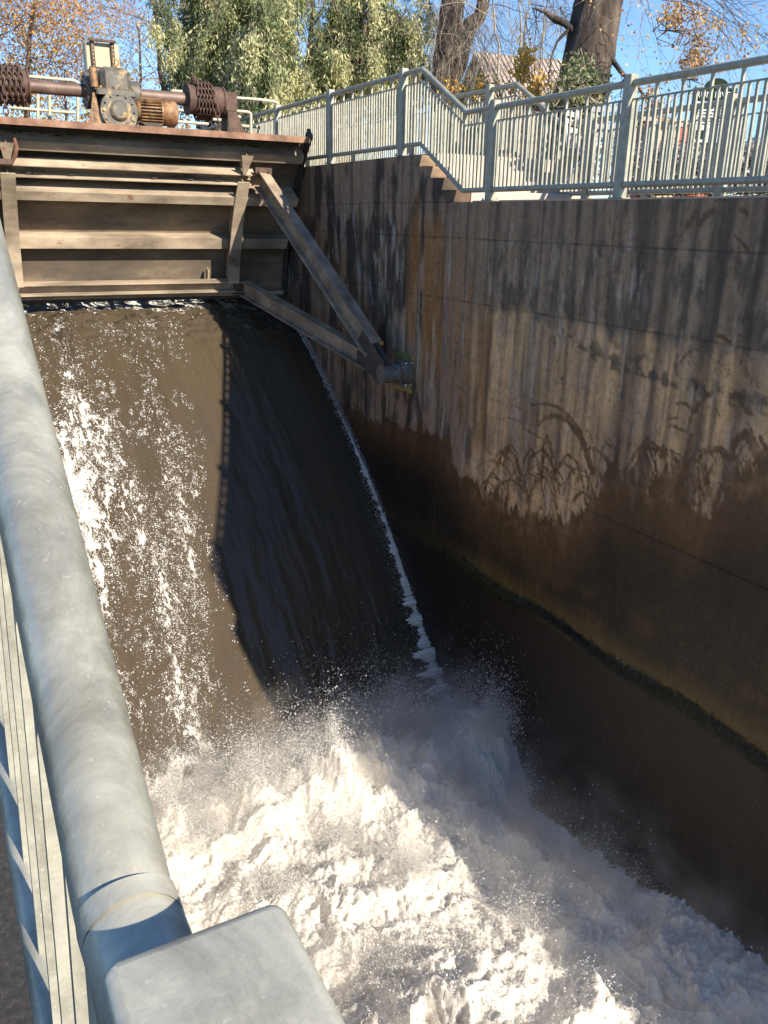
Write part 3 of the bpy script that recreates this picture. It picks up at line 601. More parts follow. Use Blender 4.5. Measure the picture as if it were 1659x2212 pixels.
# ---- spray: many separate drops, strings of drops thrown up, drops and sun glints on the sheet
OCT_V = np.array([(1, 0, 0), (-1, 0, 0), (0, 1, 0), (0, -1, 0), (0, 0, 1), (0, 0, -1)], float)
OCT_F = np.array([(0, 2, 4), (2, 1, 4), (1, 3, 4), (3, 0, 4), (2, 0, 5), (1, 2, 5), (3, 1, 5), (0, 3, 5)])
TET_V = np.array([(1, 1, 1), (1, -1, -1), (-1, 1, -1), (-1, -1, 1)], float) * .8
TET_F = np.array([(0, 1, 2), (0, 3, 1), (0, 2, 3), (1, 3, 2)])
def drops(name, P, R, tet=False):
    BV, BF = (TET_V, TET_F) if tet else (OCT_V, OCT_F); nv = len(BV)
    n_ = len(P); q = rng.normal(size=(n_, 4)); q /= np.linalg.norm(q, axis=1)[:, None]; a, b_, c, d = q.T
    Rm = np.stack([1 - 2 * (c * c + d * d), 2 * (b_ * c - a * d), 2 * (b_ * d + a * c), 2 * (b_ * c + a * d), 1 - 2 * (b_ * b_ + d * d), 2 * (c * d - a * b_),
                   2 * (b_ * d - a * c), 2 * (c * d + a * b_), 1 - 2 * (b_ * b_ + c * c)], -1).reshape(-1, 3, 3)
    base = BV[None] * rng.uniform(.75, 1.25, (n_, nv, 1)) * R[:, None, None]
    V = np.einsum('nij,nkj->nki', Rm, base) + P[:, None, :]
    F = (BF[None] + nv * np.arange(n_)[:, None, None]).reshape(-1, 3)
    return npobj(name, V.reshape(-1, 3), F, M['drop'], None, True)
def hs(x, y): return foamh(x, y)[0]
n0 = 430000
px = rng.uniform(LX + .02, WX - .03, n0); py = rng.uniform(1.5, 8.9, n0)
h, cr, bl, fn = foamh(px, py)
dens = .10 + .9 * sst(.34, .12, bl) + .9 * cr; keep = rng.random(n0) < dens * .55; px, py, h, cr = px[keep], py[keep], h[keep], cr[keep]
up = rng.exponential(1, len(px)) * (.035 + .16 * cr + .10 * np.clip(fbm(px * 1.3, py * 1.3, 3, 140), 0, 1))
R = np.clip(rng.lognormal(-5.85, .5, len(px)), .0012, .011)
P = np.stack([px + rng.normal(0, .03, len(px)), py + rng.normal(0, .05, len(px)), h + up], -1)
P = P[(P[:, 0] < WX - .01)]; R = R[:len(P)]
tag(drops('spray', P, R, True), 'cloud of fine white spray drops above the churning water', 'spray', kind='stuff')
P = []; R = []                                # jets: plumes and ligaments thrown on ballistic arcs
def plume(x, y, n_, vz, spread, r=.0039):
    z = float(hs(np.array([x]), np.array([y]))[0])
    for _ in range(n_):
        v = Vector((rng.normal(0, spread), rng.normal(0, spread), abs(rng.normal(vz, vz * .35)))); t = rng.uniform(.02, .75) * v.z / 4.9
        P.append((x + rng.normal(0, .10) + v.x * t, y + rng.normal(0, .10) + v.y * t, z + v.z * t - 4.9 * t * t)); R.append(r * rng.lognormal(-.1, .4))
for x, y, n_, vz, sp_ in [(2.55, 7.9, 2600, 2.4, .7), (3.3, 8.0, 3000, 2.2, .9), (4.0, 8.0, 4500, 2.9, .9), (4.6, 8.0, 4500, 2.6, .8), (5.0, 7.9, 2500, 2.0, .8), (5.65, 7.3, 3000, 2.9, .6),
                          (5.75, 6.9, 1500, 2.2, .5), (1.9, 7.7, 2500, 1.6, .9), (5.6, 5.4, 700, 2.8, .5), (5.7, 4.9, 400, 2.6, .5), (3.7, 6.0, 1800, 2.0, .9), (4.4, 5.0, 1500, 2.2, .8), (3.3, 6.8, 1500, 2.4, .9),
                          (2.4, 6.4, 1500, 1.8, 1.0), (3.0, 5.0, 1500, 2.0, .9), (5.3, 6.2, 1500, 1.7, .7), (4.9, 6.9, 1600, 1.9, .8)]:
    plume(x, y, int(n_ * 2.6), vz * .95, sp_)
for i in range(1500):                          # ligaments
    x, y = rng.uniform(.6, 5.4), rng.uniform(2.4, 8.0); z = float(hs(np.array([x]), np.array([y]))[0]); v = np.array([rng.normal(0, .9), rng.normal(-.2, .9), rng.uniform(.8, 2.6)])
    t0 = rng.uniform(.0, .1); T_ = rng.uniform(.08, .28); k = int(rng.uniform(5, 22)); r0_ = rng.uniform(.003, .0085); wob = rng.normal(0, .015, 3); ph = rng.uniform(0, 6)
    for j in range(k):
        t = t0 + T_ * j / k; q = np.array([x, y, z]) + v * t + np.array([0, 0, -4.9 * t * t]) + wob * sin(ph + 9 * j / k)
        P.append(tuple(q + rng.normal(0, .006, 3))); R.append(r0_ * (1 - .6 * j / k) * rng.uniform(.35, 1.5))
for _ in range(70):
    x = rng.uniform(1.6, 5.75); y = 7.9 + rng.normal(0, .2); z = float(hs(np.array([x]), np.array([y]))[0]); v0 = np.array([rng.normal(0, .5), rng.normal(.1, .4), rng.uniform(1.6, 3.1)])
    for _k in range(420):
        v = v0 * rng.uniform(.55, 1.08) + rng.normal(0, .16, 3); t = rng.uniform(.05, .6) * v[2] / 4.9 * 1.3; P.append((x + rng.normal(0, .03) + v[0] * t, y + rng.normal(0, .03) + v[1] * t, z - .05 + v[2] * t - 4.9 * t * t)); R.append(.0033 * rng.lognormal(0, .5))
for _ in range(9000):                         # broken drops beside the wall froth
    k = rng.uniform(3, 11); yq, zq = np.interp(k, SS - SS[0], PY), np.interp(k, SS - SS[0], PZ); w_ = .02 + .10 * max(0, (k - 4) / 7)
    P.append((WX - .01 - abs(rng.normal(0, w_ * 1.6)), yq + rng.normal(0, w_ * .4), zq + .10 + .12 * rng.random() + abs(rng.normal(0, w_ * .5)))); R.append(.003 * rng.lognormal(0, .45))
P = np.array(P); R = np.array(R); ok_ = (P[:, 0] < WX - .01); tag(drops('spray', P[ok_], R[ok_], True), 'plumes and strings of larger splash drops thrown up by the falls', 'spray', kind='stuff')
n0 = 330000                                    # drops in the broken streaks, plus drops added as sun glints where lit
i = rng.integers(104, len(SS) - 52, n0); j = rng.integers(9, 361, n0)
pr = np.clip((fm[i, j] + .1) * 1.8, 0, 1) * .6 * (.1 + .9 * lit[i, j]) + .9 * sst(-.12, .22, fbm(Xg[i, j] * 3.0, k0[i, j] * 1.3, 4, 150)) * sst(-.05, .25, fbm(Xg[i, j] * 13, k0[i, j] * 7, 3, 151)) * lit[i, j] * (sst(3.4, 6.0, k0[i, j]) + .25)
keep = rng.random(n0) < pr * 1.2; i, j = i[keep], j[keep]
P = np.stack([VX[i, j] + rng.normal(0, .01, len(i)), VY[i, j] + NY[i] * .008, VZ[i, j] + NZ[i] * .008], -1)
P += rng.normal(0, .006, P.shape); R = np.clip(rng.lognormal(-5.45, .5, len(P)), .0018, .013)
tag(drops('surface_glint_drops', P, R, True), 'white drops and added sun glints on the brown sheet of falling water', 'spray', kind='stuff')
# fine mist hanging over the plunge pool
m = bpy.data.materials.new('mist'); m.use_nodes = True; n = m.node_tree.nodes; l = m.node_tree.links; n.remove(n['Principled BSDF'])
pv = n.new('ShaderNodeVolumePrincipled'); pv.inputs['Color'].default_value = (0.97, 0.94, 0.89, 1); pv.inputs['Anisotropy'].default_value = 0.2; l.new(pv.outputs[0], n['Material Output'].inputs['Volume'])
p = geo(n); nz = noise(n, l, p, 1.6, 5, 0.62, 0.4); sx = n.new('ShaderNodeSeparateXYZ'); l.new(p, sx.inputs[0])
hz = n.new('ShaderNodeMapRange'); hz.interpolation_type = 'SMOOTHERSTEP'; l.new(sx.outputs[2], hz.inputs[0])
for i_, v_ in enumerate((-6.6, -5.0, 1.0, 0.0)): hz.inputs[1 + i_].default_value = v_
th = n.new('ShaderNodeMapRange'); l.new(nz, th.inputs[0])
for i_, v_ in enumerate((.46, .74, 0.02, .9)): th.inputs[1 + i_].default_value = v_
mm_ = n.new('ShaderNodeMath'); mm_.operation = 'MULTIPLY'; l.new(hz.outputs[0], mm_.inputs[0]); l.new(th.outputs[0], mm_.inputs[1])
def msm(v, a, b_, c, d):                                              # smooth band between a..b (up) and c..d (down)
    o = []
    for q in ((a, b_, 0., 1.), (c, d, 1., 0.)):
        r_ = n.new('ShaderNodeMapRange'); r_.interpolation_type = 'SMOOTHSTEP'; l.new(v, r_.inputs[0])
        for i_, v_ in enumerate(q): r_.inputs[1 + i_].default_value = v_
        o.append(r_.outputs[0])
    x_ = n.new('ShaderNodeMath'); x_.operation = 'MULTIPLY'; l.new(o[0], x_.inputs[0]); l.new(o[1], x_.inputs[1]); return x_.outputs[0]
cb_ = msm(sx.outputs[1], 6.9, 7.7, 7.9, 8.8); nz2 = noise(n, l, p, 2.6, 6, 0.65, 0.6); t2m = n.new('ShaderNodeMapRange'); l.new(nz2, t2m.inputs[0])
for i_, v_ in enumerate((.46, .66, 0.0, 2.4)): t2m.inputs[1 + i_].default_value = v_
hz2 = n.new('ShaderNodeMapRange'); hz2.interpolation_type = 'SMOOTHSTEP'; l.new(sx.outputs[2], hz2.inputs[0])
for i_, v_ in enumerate((-6.35, -5.45, 1.0, 0.0)): hz2.inputs[1 + i_].default_value = v_
a1 = n.new('ShaderNodeMath'); a1.operation = 'MULTIPLY'; l.new(cb_, a1.inputs[0]); l.new(t2m.outputs[0], a1.inputs[1])
a2 = n.new('ShaderNodeMath'); a2.operation = 'MULTIPLY_ADD'; l.new(a1.outputs[0], a2.inputs[0]); l.new(hz2.outputs[0], a2.inputs[1]); l.new(mm_.outputs[0], a2.inputs[2]); l.new(a2.outputs[0], pv.inputs['Density'])
tag(MB().box(LX + .05, WX - .05, 2.4, 8.9, -7.15, -4.9).build('mist', m), 'thin white mist drifting over the foaming plunge pool', 'mist', kind='stuff')
#SPLIT2

# ================================================================== RADIAL GATE
TRY, TRZ = 10.3, -2.05                                              # trunnion axis
def pol(r, th): return (TRY + r * cos(radians(th)), TRZ + r * sin(radians(th)))
def arcprism(mb, r0, r1, t0, t1, x0, x1, n=24):
    th = [t0 + (t1 - t0) * i / n for i in range(n + 1)]
    return mb.prism([pol(r0, t) for t in th] + [pol(r1, t) for t in th[::-1]], 'x', x0, x1)
gate = empty('radial_gate', 'large rusty brown steel radial gate half raised over the falls', 'gate', (3.05, TRY, TRZ))
GX0, GX1 = .22, 5.88
arcprism(MB(), 4.75, 4.765, 8.4, 43.2, GX0, GX1, 40).build('skin_plate', M['skin'], gate)
def quad(mb, a, b, c, d, x0, x1): return mb.prism([a, b, c, d], 'x', x0, x1)
for th, rt, lp in ((41.5, 4.54, 1.9), (32.6, 4.36, 1.85), (22.0, 4.52, 2.25)):            # angle-iron ribs
    rb = quad(MB(), pol(rt + .012, th), pol(4.748, th), pol(4.748, th - .14), pol(rt + .012, th - .14), GX0 + .02, GX1 - .06).build('rib', M['gate'], gate)
    quad(MB(), pol(rt, th + .02), pol(rt + .012, th + .02), pol(rt + .012, th - lp), pol(rt, th - lp), GX0 + .02, GX1 - .06).build('rib_lip', M['gate'], rb)
# top beam: fascia, plate
tp = quad(MB(), pol(4.50, 46.6), (13.75, 1.224), (13.75, 1.212), (pol(4.50, 46.6)[0] + .0, pol(4.50, 46.6)[1] - .012), GX0, GX1 - .1).build('top_plate', M['gate_rust'], gate)
a0 = pol(4.498, 46.7)
MB().box(GX0, GX1 - .1, a0[0] - .018, a0[0] - .002, a0[1] - .088, a0[1] + .004).build('top_edge_strip', M['gate_rust'], gate)
quad(MB(), (a0[0] + .33, a0[1] - .012), (a0[0] + .345, a0[1] - .012), (a0[0] + .38, a0[1] - .12), (a0[0] + .365, a0[1] - .12), GX0, GX1 - .1).build('top_web_shade', M['gate_dark'], gate)  # blackened web: shade under the top plate put into the colour
V = []; F = []
mb = MB()
for i in range(170):                                                # flaking crust along the first rib
    x = rng.uniform(.5, 5.1); y, z = pol(4.70 + rng.normal(0, .015), 41.35 + rng.random() * .2); s_ = rng.uniform(.008, .035)
    mb.add([(x - s_ * 1.5, y, z), (x + s_ * 1.3, y - .01, z + .003), (x + s_, y + .02, z + s_ * .7), (x - s_, y + .025, z + s_ * .4)], [(0, 1, 2, 3), (0, 1, 2), (1, 2, 3), (0, 3, 2)])
tag(mb.build('rust_flakes', M['gate_dark'], gate), kind='stuff')
def girder(t_hi, t_lo, x0, x1, rg=4.42):
    g_ = MB()
    quad(g_, pol(rg + .165, t_hi), pol(rg + .175, t_hi), pol(rg + .175, t_lo), pol(rg + .165, t_lo), x0 + .01, x1 - .01)
    o = g_.build('girder_web', M['gate'], gate)
    for t in (t_hi, t_lo):
        quad(MB(), pol(rg, t), pol(rg + .21, t), pol(rg + .21, t - .17), pol(rg, t - .17), x0, x1).build('girder_flange', M['gate'], o)
    return o
girder(37.5, 35.15, 1.14, 5.0); girder(12.9, 10.75, 1.32, 4.86, 4.35)
mb = MB()
for i in range(9): x = rng.uniform(1.4, 4.8); y, z = pol(4.46, 35.5); mb.box(x, x + rng.uniform(.04, .1), y, y + .05, z + .003, z + rng.uniform(.01, .02))
tag(mb.build('rust_flakes', M['gate_dark'], gate), kind='stuff')
for xc in (1.28, 4.80):                                             # curved tee frames between the girders
    o = arcprism(MB(), 4.36, 4.748, 12.6, 36.2, xc - .006, xc + .006, 20).build('curved_frame', M['gate'], gate)
    arcprism(MB(), 4.34, 4.36, 12.6, 36.4, xc - .10, xc + .10, 20).build('frame_flange', M['gate'], o)
    o = MB().prism([pol(4.40, 37.8), pol(4.44, 41.8), pol(4.70, 41.8), pol(4.70, 37.8)], 'x', xc + .0, xc + .012).build('gusset', M['gate'], gate)
    p1, p2 = pol(4.39, 37.9), pol(4.44, 42.0)
    MB().add([(xc - .02, *p1), (xc + .03, *p1), (xc + .11, *p2), (xc - .09, *p2), (xc - .02, p1[0] + .01, p1[1] - .008), (xc + .03, p1[0] + .01, p1[1] - .008), (xc + .11, p2[0] + .01, p2[1] - .008), (xc - .09, p2[0] + .01, p2[1] - .008)],
             [(0, 1, 2, 3), (4, 5, 6, 7), (0, 1, 5, 4), (1, 2, 6, 5), (2, 3, 7, 6), (3, 0, 4, 7)]).build('gusset_flange', M['gate'], o)
arcprism(MB(), 4.60, 4.80, 8.6, 44.3, GX1 - .014, GX1, 36).build('end_plate', M['gate_dark'], gate)
arcprism(MB(), 4.66, 4.84, 8.6, 45.2, GX1 + .002, GX1 + .05, 36).build('side_seal', M['gate_dark'], gate)
MB().box(GX0, GX1, pol(4.75, 8.4)[0] - .10, pol(4.75, 8.4)[0] + .05, pol(4.75, 8.4)[1] - .035, pol(4.75, 8.4)[1] + .015).build('bottom_seal', M['gate_dark'], gate)
MB().box(GX0, GX1, pol(4.75, 8.4)[0] - .10, pol(4.75, 8.4)[0] - .088, pol(4.75, 8.4)[1] + .018, pol(4.75, 8.4)[1] + .08).build('bottom_lip', M['gate'], gate)
quad(MB(), pol(4.56, 14.9), pol(4.66, 14.9), pol(4.66, 12.2), pol(4.56, 12.2), 4.40, 4.43).build('stiffener', M['gate'], gate)
MB().box(1.05, 1.36, pol(4.42, 38.2)[0] - .06, pol(4.42, 38.2)[0] - .02, pol(4.42, 38.2)[1] - .04, pol(4.42, 38.2)[1] + .03).build('splice_plate', M['rust'], gate)
MB().tube([pol3 for pol3 in [(1.40, *pol(4.50, 42.6)), (1.42, *pol(4.46, 41.0)), (1.40, *pol(4.43, 39.8)), (1.34, *pol(4.41, 38.0))]], [.022, .035, .035, .028], 6).build('bent_stay', M['gate_rust'], gate)
def ibeam(p0, p1, depth, width, side, name='arm'):
    """I-section arm whose web lies in the vertical plane of the arm"""
    p0, p1 = Vector(p0), Vector(p1); d = (p1 - p0).normalized(); up_ = Vector((0, 0, 1)); up_ = (up_ - d * up_.dot(d)).normalized()
    w_ = MB(); w_.bar(p0, p1, .012, depth - .02, up_); o = w_.build(name, M['arm'], gate)
    for s_ in (1, -1): MB().bar(p0 + up_ * s_ * depth / 2, p1 + up_ * s_ * depth / 2, width, .016, up_).build('arm_flange', M['arm'], o)
    return o
for side in (1, -1):
    xg, xt = (5.12, 5.60) if side > 0 else (1.02, .50)
    yu, zu = pol(4.42, 36.6); yt, zt = pol(.50, 34)
    ibeam((xg, yu, zu), (xt, yt, zt), .27, .19, side)
    yl, zl = pol(4.36, 11.4); yt2, zt2 = pol(.50, 11)
    ibeam((xg - .12 * side, yl, zl), (xt, yt2, zt2), .24, .19, side)
    # end connection with bolts
    yb, zb = pol(4.44, 38.3); cp = MB().box(xg - .14, xg + .14, yb - .05, yb - .02, zb - .03, zb + .06).build('connection_plate', M['rust'], gate)
    for bx in (-.085, .085): MB().cyl((xg + bx, yb - .075, zb + .0), (xg + bx, yb - .052, zb + .0), .022, 6).build('bolt', M['rust'], cp)
    yb, zb = pol(4.34, 12.2); MB().box(xg - .30, xg - .02, yb - .03, yb + .2, zb - .16, zb - .145).build('connection_plate', M['rust'], gate)
    # hub: gusset that gathers both arms, and the trunnion barrel
    MB().prism([pol(.80, 42), pol(.86, 24), pol(.80, 5), pol(.18, -60), pol(.17, 120)], 'x', xt - .085, xt - .065).build('hub_gusset', M['gate_dark'], gate)
    MB().prism([pol(.62, 46), pol(.66, 24), pol(.62, 2), pol(.17, -60), pol(.17, 120)], 'x', xt - .03, xt + .02).build('hub_gusset', M['gate_dark'], gate)
    MB().cyl((xt - .10 if side > 0 else xt + .1, TRY, TRZ), (xt + .16 * side, TRY, TRZ), .135, 28).build('hub_barrel', M['hub'], gate)
def bearing(side):
    t_ = empty('trunnion_bearing', 'grey bolted trunnion bearing on a yellow plate where both gate arms meet the wall' if side > 0 else 'bolted trunnion bearing of the gate on the left channel wall', 'bearing', (WX if side > 0 else LX, TRY, TRZ))
    x1 = WX + .01 if side > 0 else LX - .01; x0 = x1 - .19 * side; q = lambda a, b_: (min(a, b_), max(a, b_))
    MB().box(*q(x1 - .03 * side, x1), TRY - .12, TRY + .36, TRZ - .29, TRZ + .25).build('base_plate', M['yellow'], t_)
    MB().cyl((x0, TRY, TRZ), (x1 - .03 * side, TRY, TRZ), .155, 28).build('housing', M['hub'], t_)
    for dz in (.145, -.165):
        ear = MB().box(*q(x0 + .01 * side, x1 - .035 * side), TRY - .10, TRY + .10, TRZ + dz - .02, TRZ + dz + .02).build('clamp_ear', M['hub'], t_)
        for k in range(4): MB().cyl((x0 + (.03 + .045 * k) * side, TRY - .115, TRZ + dz), (x0 + (.03 + .045 * k) * side, TRY - .10, TRZ + dz), .015, 6).build('bolt', M['white_metal'] if k % 2 else M['hub'], ear)
bearing(1); bearing(-1)
lf = MB(); yl_, zl_ = TRY + .25, TRZ + .36
lf.add([(5.62, yl_, zl_), (5.66, yl_ - .03, zl_ + .02), (5.65, yl_ - .02, zl_ + .06), (5.60, yl_, zl_ + .04)], [(0, 1, 2, 3)]); lf.bar((5.60, yl_, zl_ + .05), (5.57, yl_ + .02, zl_ + .12), .003, .003)
tag(lf.build('dead_leaf', M['leaf_yellow']) , 'small yellow dead leaf caught above the trunnion hub', 'leaf')

# ================================================================== HOIST ABOVE THE GATE
HY = 15.0
def H(x, y, Y=HY): p = onY(x, y, Y); return (float(p[0]), float(p[2]))
tag(MB().box(-.6, 5.9, 14.25, 16.55, 1.16, 1.30).build('hoist_deck', M['gate_rust']), 'rusty steel hoist bridge deck hidden behind the top of the gate', 'deck')
DZ = 1.30
# rusty drive shaft
xa, za = H(52, 184); xb, zb = H(410, 216); SZ = (za + zb) / 2; SHR = .098
def X_at(px, py): return H(px, py)[0]
sh = empty('drive_shaft', 'long brown drive shaft running between gearbox and chain drums', 'shaft', (3, HY, SZ))
MB().cyl((.2, HY, SZ), (X_at(486, 222), HY, SZ), SHR, 24).build('shaft_tube', M['shaft'], sh)
# chain drums
def torus(R_, r_, sx=1.0, n1=14, n2=6):
    vs = []; 
    for i in range(n1):
        a = 2 * pi * i / n1
        for j in range(n2):
            b_ = 2 * pi * j / n2; vs.append(((R_ * cos(a)) * sx + r_ * cos(b_) * cos(a), R_ * sin(a) + r_ * cos(b_) * sin(a), r_ * sin(b_)))
    fs = [(i * n2 + j, ((i + 1) % n1) * n2 + j, ((i + 1) % n1) * n2 + (j + 1) % n2, i * n2 + (j + 1) % n2) for i in range(n1) for j in range(n2)]
    return vs, fs
tv, tf = torus(.036, .0115, 1.75); lm = MB(); lm.add(tv, tf, True); link_me = lm.mesh('chain_link', M['rust'])
def drum(x0, x1, chain_x0, chain_x1, turns, label, clabel, tail_x, tail_to):
    t_ = empty('chain_drum', label, 'drum', ((x0 + x1) / 2, HY, SZ), 'chain drums on the drive shaft')
    MB().cyl((x0, HY, SZ), (x1, HY, SZ), .225, 32).build('drum_barrel', M['rust'], t_)
    for xx in (x0, x1): MB().cyl((xx - .012, HY, SZ), (xx + .012, HY, SZ), .245, 32).build('drum_flange', M['rust'], t_)
    c = empty('hoist_chain', clabel, 'chain', ((x0 + x1) / 2, HY, SZ), 'hoist chains wound on the drums')
    Rr = .262; per = 2 * pi * Rr; npl = int(per / .098)
    for t in range(turns):
        for i in range(npl):
            a = 2 * pi * i / npl; x = chain_x0 + (chain_x1 - chain_x0) * (t + i / npl) / turns
            ct = Vector((x, HY + Rr * cos(a), SZ + Rr * sin(a))); tan_ = Vector((0, -sin(a), cos(a))); nr = Vector((0, cos(a), sin(a)))
            z_ = nr if i % 2 else (nr * .35 + Vector((1, 0, 0))).normalized()
            if i % 2: z_ = (nr + Vector((.5, 0, 0))).normalized()
            y_ = z_.cross(tan_).normalized(); o = bpy.data.objects.new('chain_link', link_me); put(o, c)
            mm = Matrix((tan_, y_, tan_.cross(y_))).transposed().to_4x4(); mm.translation = ct; o.matrix_basis = mm
    k = 0; z = SZ - .12
    while z > tail_to:
        o = bpy.data.objects.new('chain_link', link_me); put(o, c); tan_ = Vector((0, 0, 1)); y_ = Vector((1, 0, 0)) if k % 2 else Vector((.3, 1, 0)).normalized()
        mm = Matrix((tan_, y_, tan_.cross(y_))).transposed().to_4x4(); mm.translation = Vector((tail_x, HY - .26, z)); o.matrix_basis = mm; z -= .092; k += 1
    # shackle holding the chain end on top of the drum
    o = bpy.data.objects.new('shackle', link_me); put(o, c); o.matrix_basis = Matrix.Translation((x0 + .12, HY - .1, SZ + .29)) @ Matrix.Rotation(.9, 4, 'Y') @ Matrix.Scale(1.5, 4)
    return t_
drum(X_at(404, 216), X_at(479, 222), X_at(420, 216), X_at(456, 222), 5, 'short rusty chain drum at the right end of the shaft beside its stand', 'rusty chain wound on the right drum with its tail hanging down', X_at(459, 230), 1.30)
drum(X_at(-120, 170), X_at(60, 185), X_at(-60, 175), X_at(50, 184), 9, 'wide rusty chain drum at the left edge of the picture', 'rusty chain wound in many turns on the left drum', X_at(4, 200), 1.30)
# bearing stands
def stand(x0, x1, label):
    t_ = empty('bearing_stand', label, 'bearing stand', ((x0 + x1) / 2, HY, DZ))
    MB().bevbox(x0, x1, HY - .18, HY + .18, SZ - .14, SZ + .15, .01).build('bearing_block', M['rust'], t_)
    mb = MB(); mb.prism([(x0 + .02, SZ - .142), (x1 - .02, SZ - .142), (x1 + .16, DZ), (x0 + .05, DZ)], 'y', HY - .17, HY - .155); mb.build('pedestal', M['rust'], t_)
    MB().prism([(HY - .153, SZ - .142), (HY + .16, SZ - .142), (HY + .2, DZ), (HY - .153, DZ)], 'x', x0 + .02, x0 + .035).build('pedestal_web', M['gate_dark'], t_)
    MB().cyl((x1, HY, SZ), (x1 + .02, HY, SZ), .06, 16).build('shaft_end', M['rust'], t_)
stand(X_at(481, 222), X_at(505, 224), 'square rusty bearing stand right of the right chain drum')
# gearbox
gb = empty('gearbox', 'tall black and ochre stained gearbox with round bolted cover above the gate', 'gearbox', (X_at(242, 230), HY, DZ))
gx0, gx1 = X_at(212, 190), X_at(274, 190)
xl0, xl1 = X_at(208, 230), X_at(281, 240); y0 = HY - .36; y1 = HY + .36
def HZ(py, px=245, Y=HY - .36): return float(onY(px, py, Y)[2])
z_top, z_mid, z_flg = HZ(142), HZ(192), HZ(203)
V_ = lambda b, x0, x1, z0, z1, i: b.bevbox(x0, x1, y0 + i, y1 - i, z0, z1, .035)
b_ = MB(); b_.bevbox(xl0 + .03, xl1 - .02, y0 + .02, y1 - .02, DZ, z_flg, .05); b_.build('lower_housing', M['gearbox'], gb)
b_ = MB(); b_.bevbox(gx0 - .0, gx1 + .02, y0 + .06, y1 - .06, z_mid, z_top, .07); uh = b_.build('upper_housing', M['gearbox'], gb)
b_ = MB(); b_.bevbox(xl0 - .05, xl1 + .03, y0 - .04, y1 + .04, z_flg - .02, z_mid, .02); fl = b_.build('housing_flange', M['gearbox'], gb)
for i in range(6): MB().cyl((xl0 + .02 + i * (xl1 - xl0 - .04) / 5, y0 - .012, z_mid), (xl0 + .02 + i * (xl1 - xl0 - .04) / 5, y0 - .012, z_mid + .03), .022, 6).build('bolt', M['motor'], fl)
cxg, czg = X_at(247, 241), HZ(239); cv = MB().cyl((cxg, y0 + .02, czg), (cxg, y0 - .035, czg), .285, 36).build('cover_plate', M['gearbox'], gb)
MB().tube([(cxg, y0 - .035, czg), (cxg, y0 - .055, czg), (cxg, y0 - .075, czg)], [.15, .145, .10], 28).build('cover_boss', M['gearbox'], cv)
for i in range(12): a = 2 * pi * i / 12; MB().cyl((cxg + .235 * cos(a), y0 - .036, czg + .235 * sin(a)), (cxg + .235 * cos(a), y0 - .06, czg + .235 * sin(a)), .021, 6).build('bolt', M['gearbox'], cv)
for sx, xx in ((-1, xl0 - .02), (1, xl1 + .0)):
    sb_ = MB().cyl((xx, HY, SZ), (xx + .14 * sx, HY, SZ), .26 if sx < 0 else .2, 28).build('side_bearing', M['gearbox'], gb)
    for i in range(8): a = 2 * pi * i / 8; MB().cyl((xx + .14 * sx, HY + .2 * cos(a), SZ + .2 * sin(a)), (xx + .165 * sx, HY + .2 * cos(a), SZ + .2 * sin(a)), .018, 6).build('bolt', M['motor'], sb_)
MB().prism([(xl0 - .18, DZ), (xl0 + .0, DZ), (xl0 - .06, z_flg), (xl0 - .10, z_flg)], 'y', y0 + .03, y0 + .06).build('side_rib', M['motor'], gb)
MB().cyl((xl0 - .07, y0, SZ + .02), (xl0 - .07, y0, SZ + .28), .06, 12).build('breather', M['motor'], gb)
ev, ef = torus(.045, .011, 1.0, 18, 8); e_ = MB(); ex, ez = X_at(243.5, 130), z_top + .075; e_.add([(ex + v[0], HY - .2 + v[2], ez + v[1]) for v in ev], ef, True); e_.cyl((ex, HY - .2, z_top - .01), (ex, HY - .2, z_top + .03), .018, 8)
e_.build('lifting_eye', M['motor'], gb)
# motor
mt = empty('electric_motor', 'finned ochre and rust electric motor on a small bracket beside the gearbox', 'motor', (X_at(330, 245), HY - .1, DZ))
mz = HZ(243, 330, HY - .1); my = HY - .1; mx0, mx1, mx2, mx3 = X_at(291, 244), X_at(296, 244), X_at(345, 247), X_at(377, 250)
bd = MB(); bd.tube([(mx0, my, mz), (mx1, my, mz), (mx2, my, mz)], [.13, .165, .165], 28); bd = bd.build('motor_body', M['motor'], mt)
for i in range(26):
    a = 2 * pi * i / 26; c_, s_ = cos(a), sin(a)
    MB().bar((mx1 + .01, my + .185 * c_, mz + .185 * s_), (mx2 - .01, my + .185 * c_, mz + .185 * s_), .007, .05, (0, c_, s_)).build('cooling_fin', M['motor'], bd)
MB().tube([(mx2, my, mz), (mx2 + .02, my, mz), (mx3 - .03, my, mz), (mx3, my, mz)], [.17, .195, .19, .165], 28).build('fan_cover', M['motor'], mt)
MB().cyl((mx2 - .03, my, mz), (mx2, my, mz), .20, 28).build('motor_flange', M['motor'], mt); MB().cyl((xl1 - .03, my, mz), (mx0, my, mz), .04, 12).build('motor_shaft', M['white_metal'], mt)
MB().box(mx1 + .05, mx2 - .02, my - .12, my + .12, mz - .27, mz - .16).build('motor_foot', M['gate_dark'], mt)
MB().box(mx1 + .0, mx2 + .03, my - .15, my + .15, mz - .30, mz - .272).build('mounting_plate', M['rust'], mt); MB().box(mx1 + .09, mx1 + .16, my - .12, my + .12, DZ, mz - .302).build('mounting_post', M['rust'], mt)
MB().tube([(mx1 - .12, my - .1, DZ + .02), (mx1 - .02, my - .12, DZ + .12), (mx1 + .08, my - .12, mz - .2)], .014, 8).build('cable', M['black_metal'], mt)
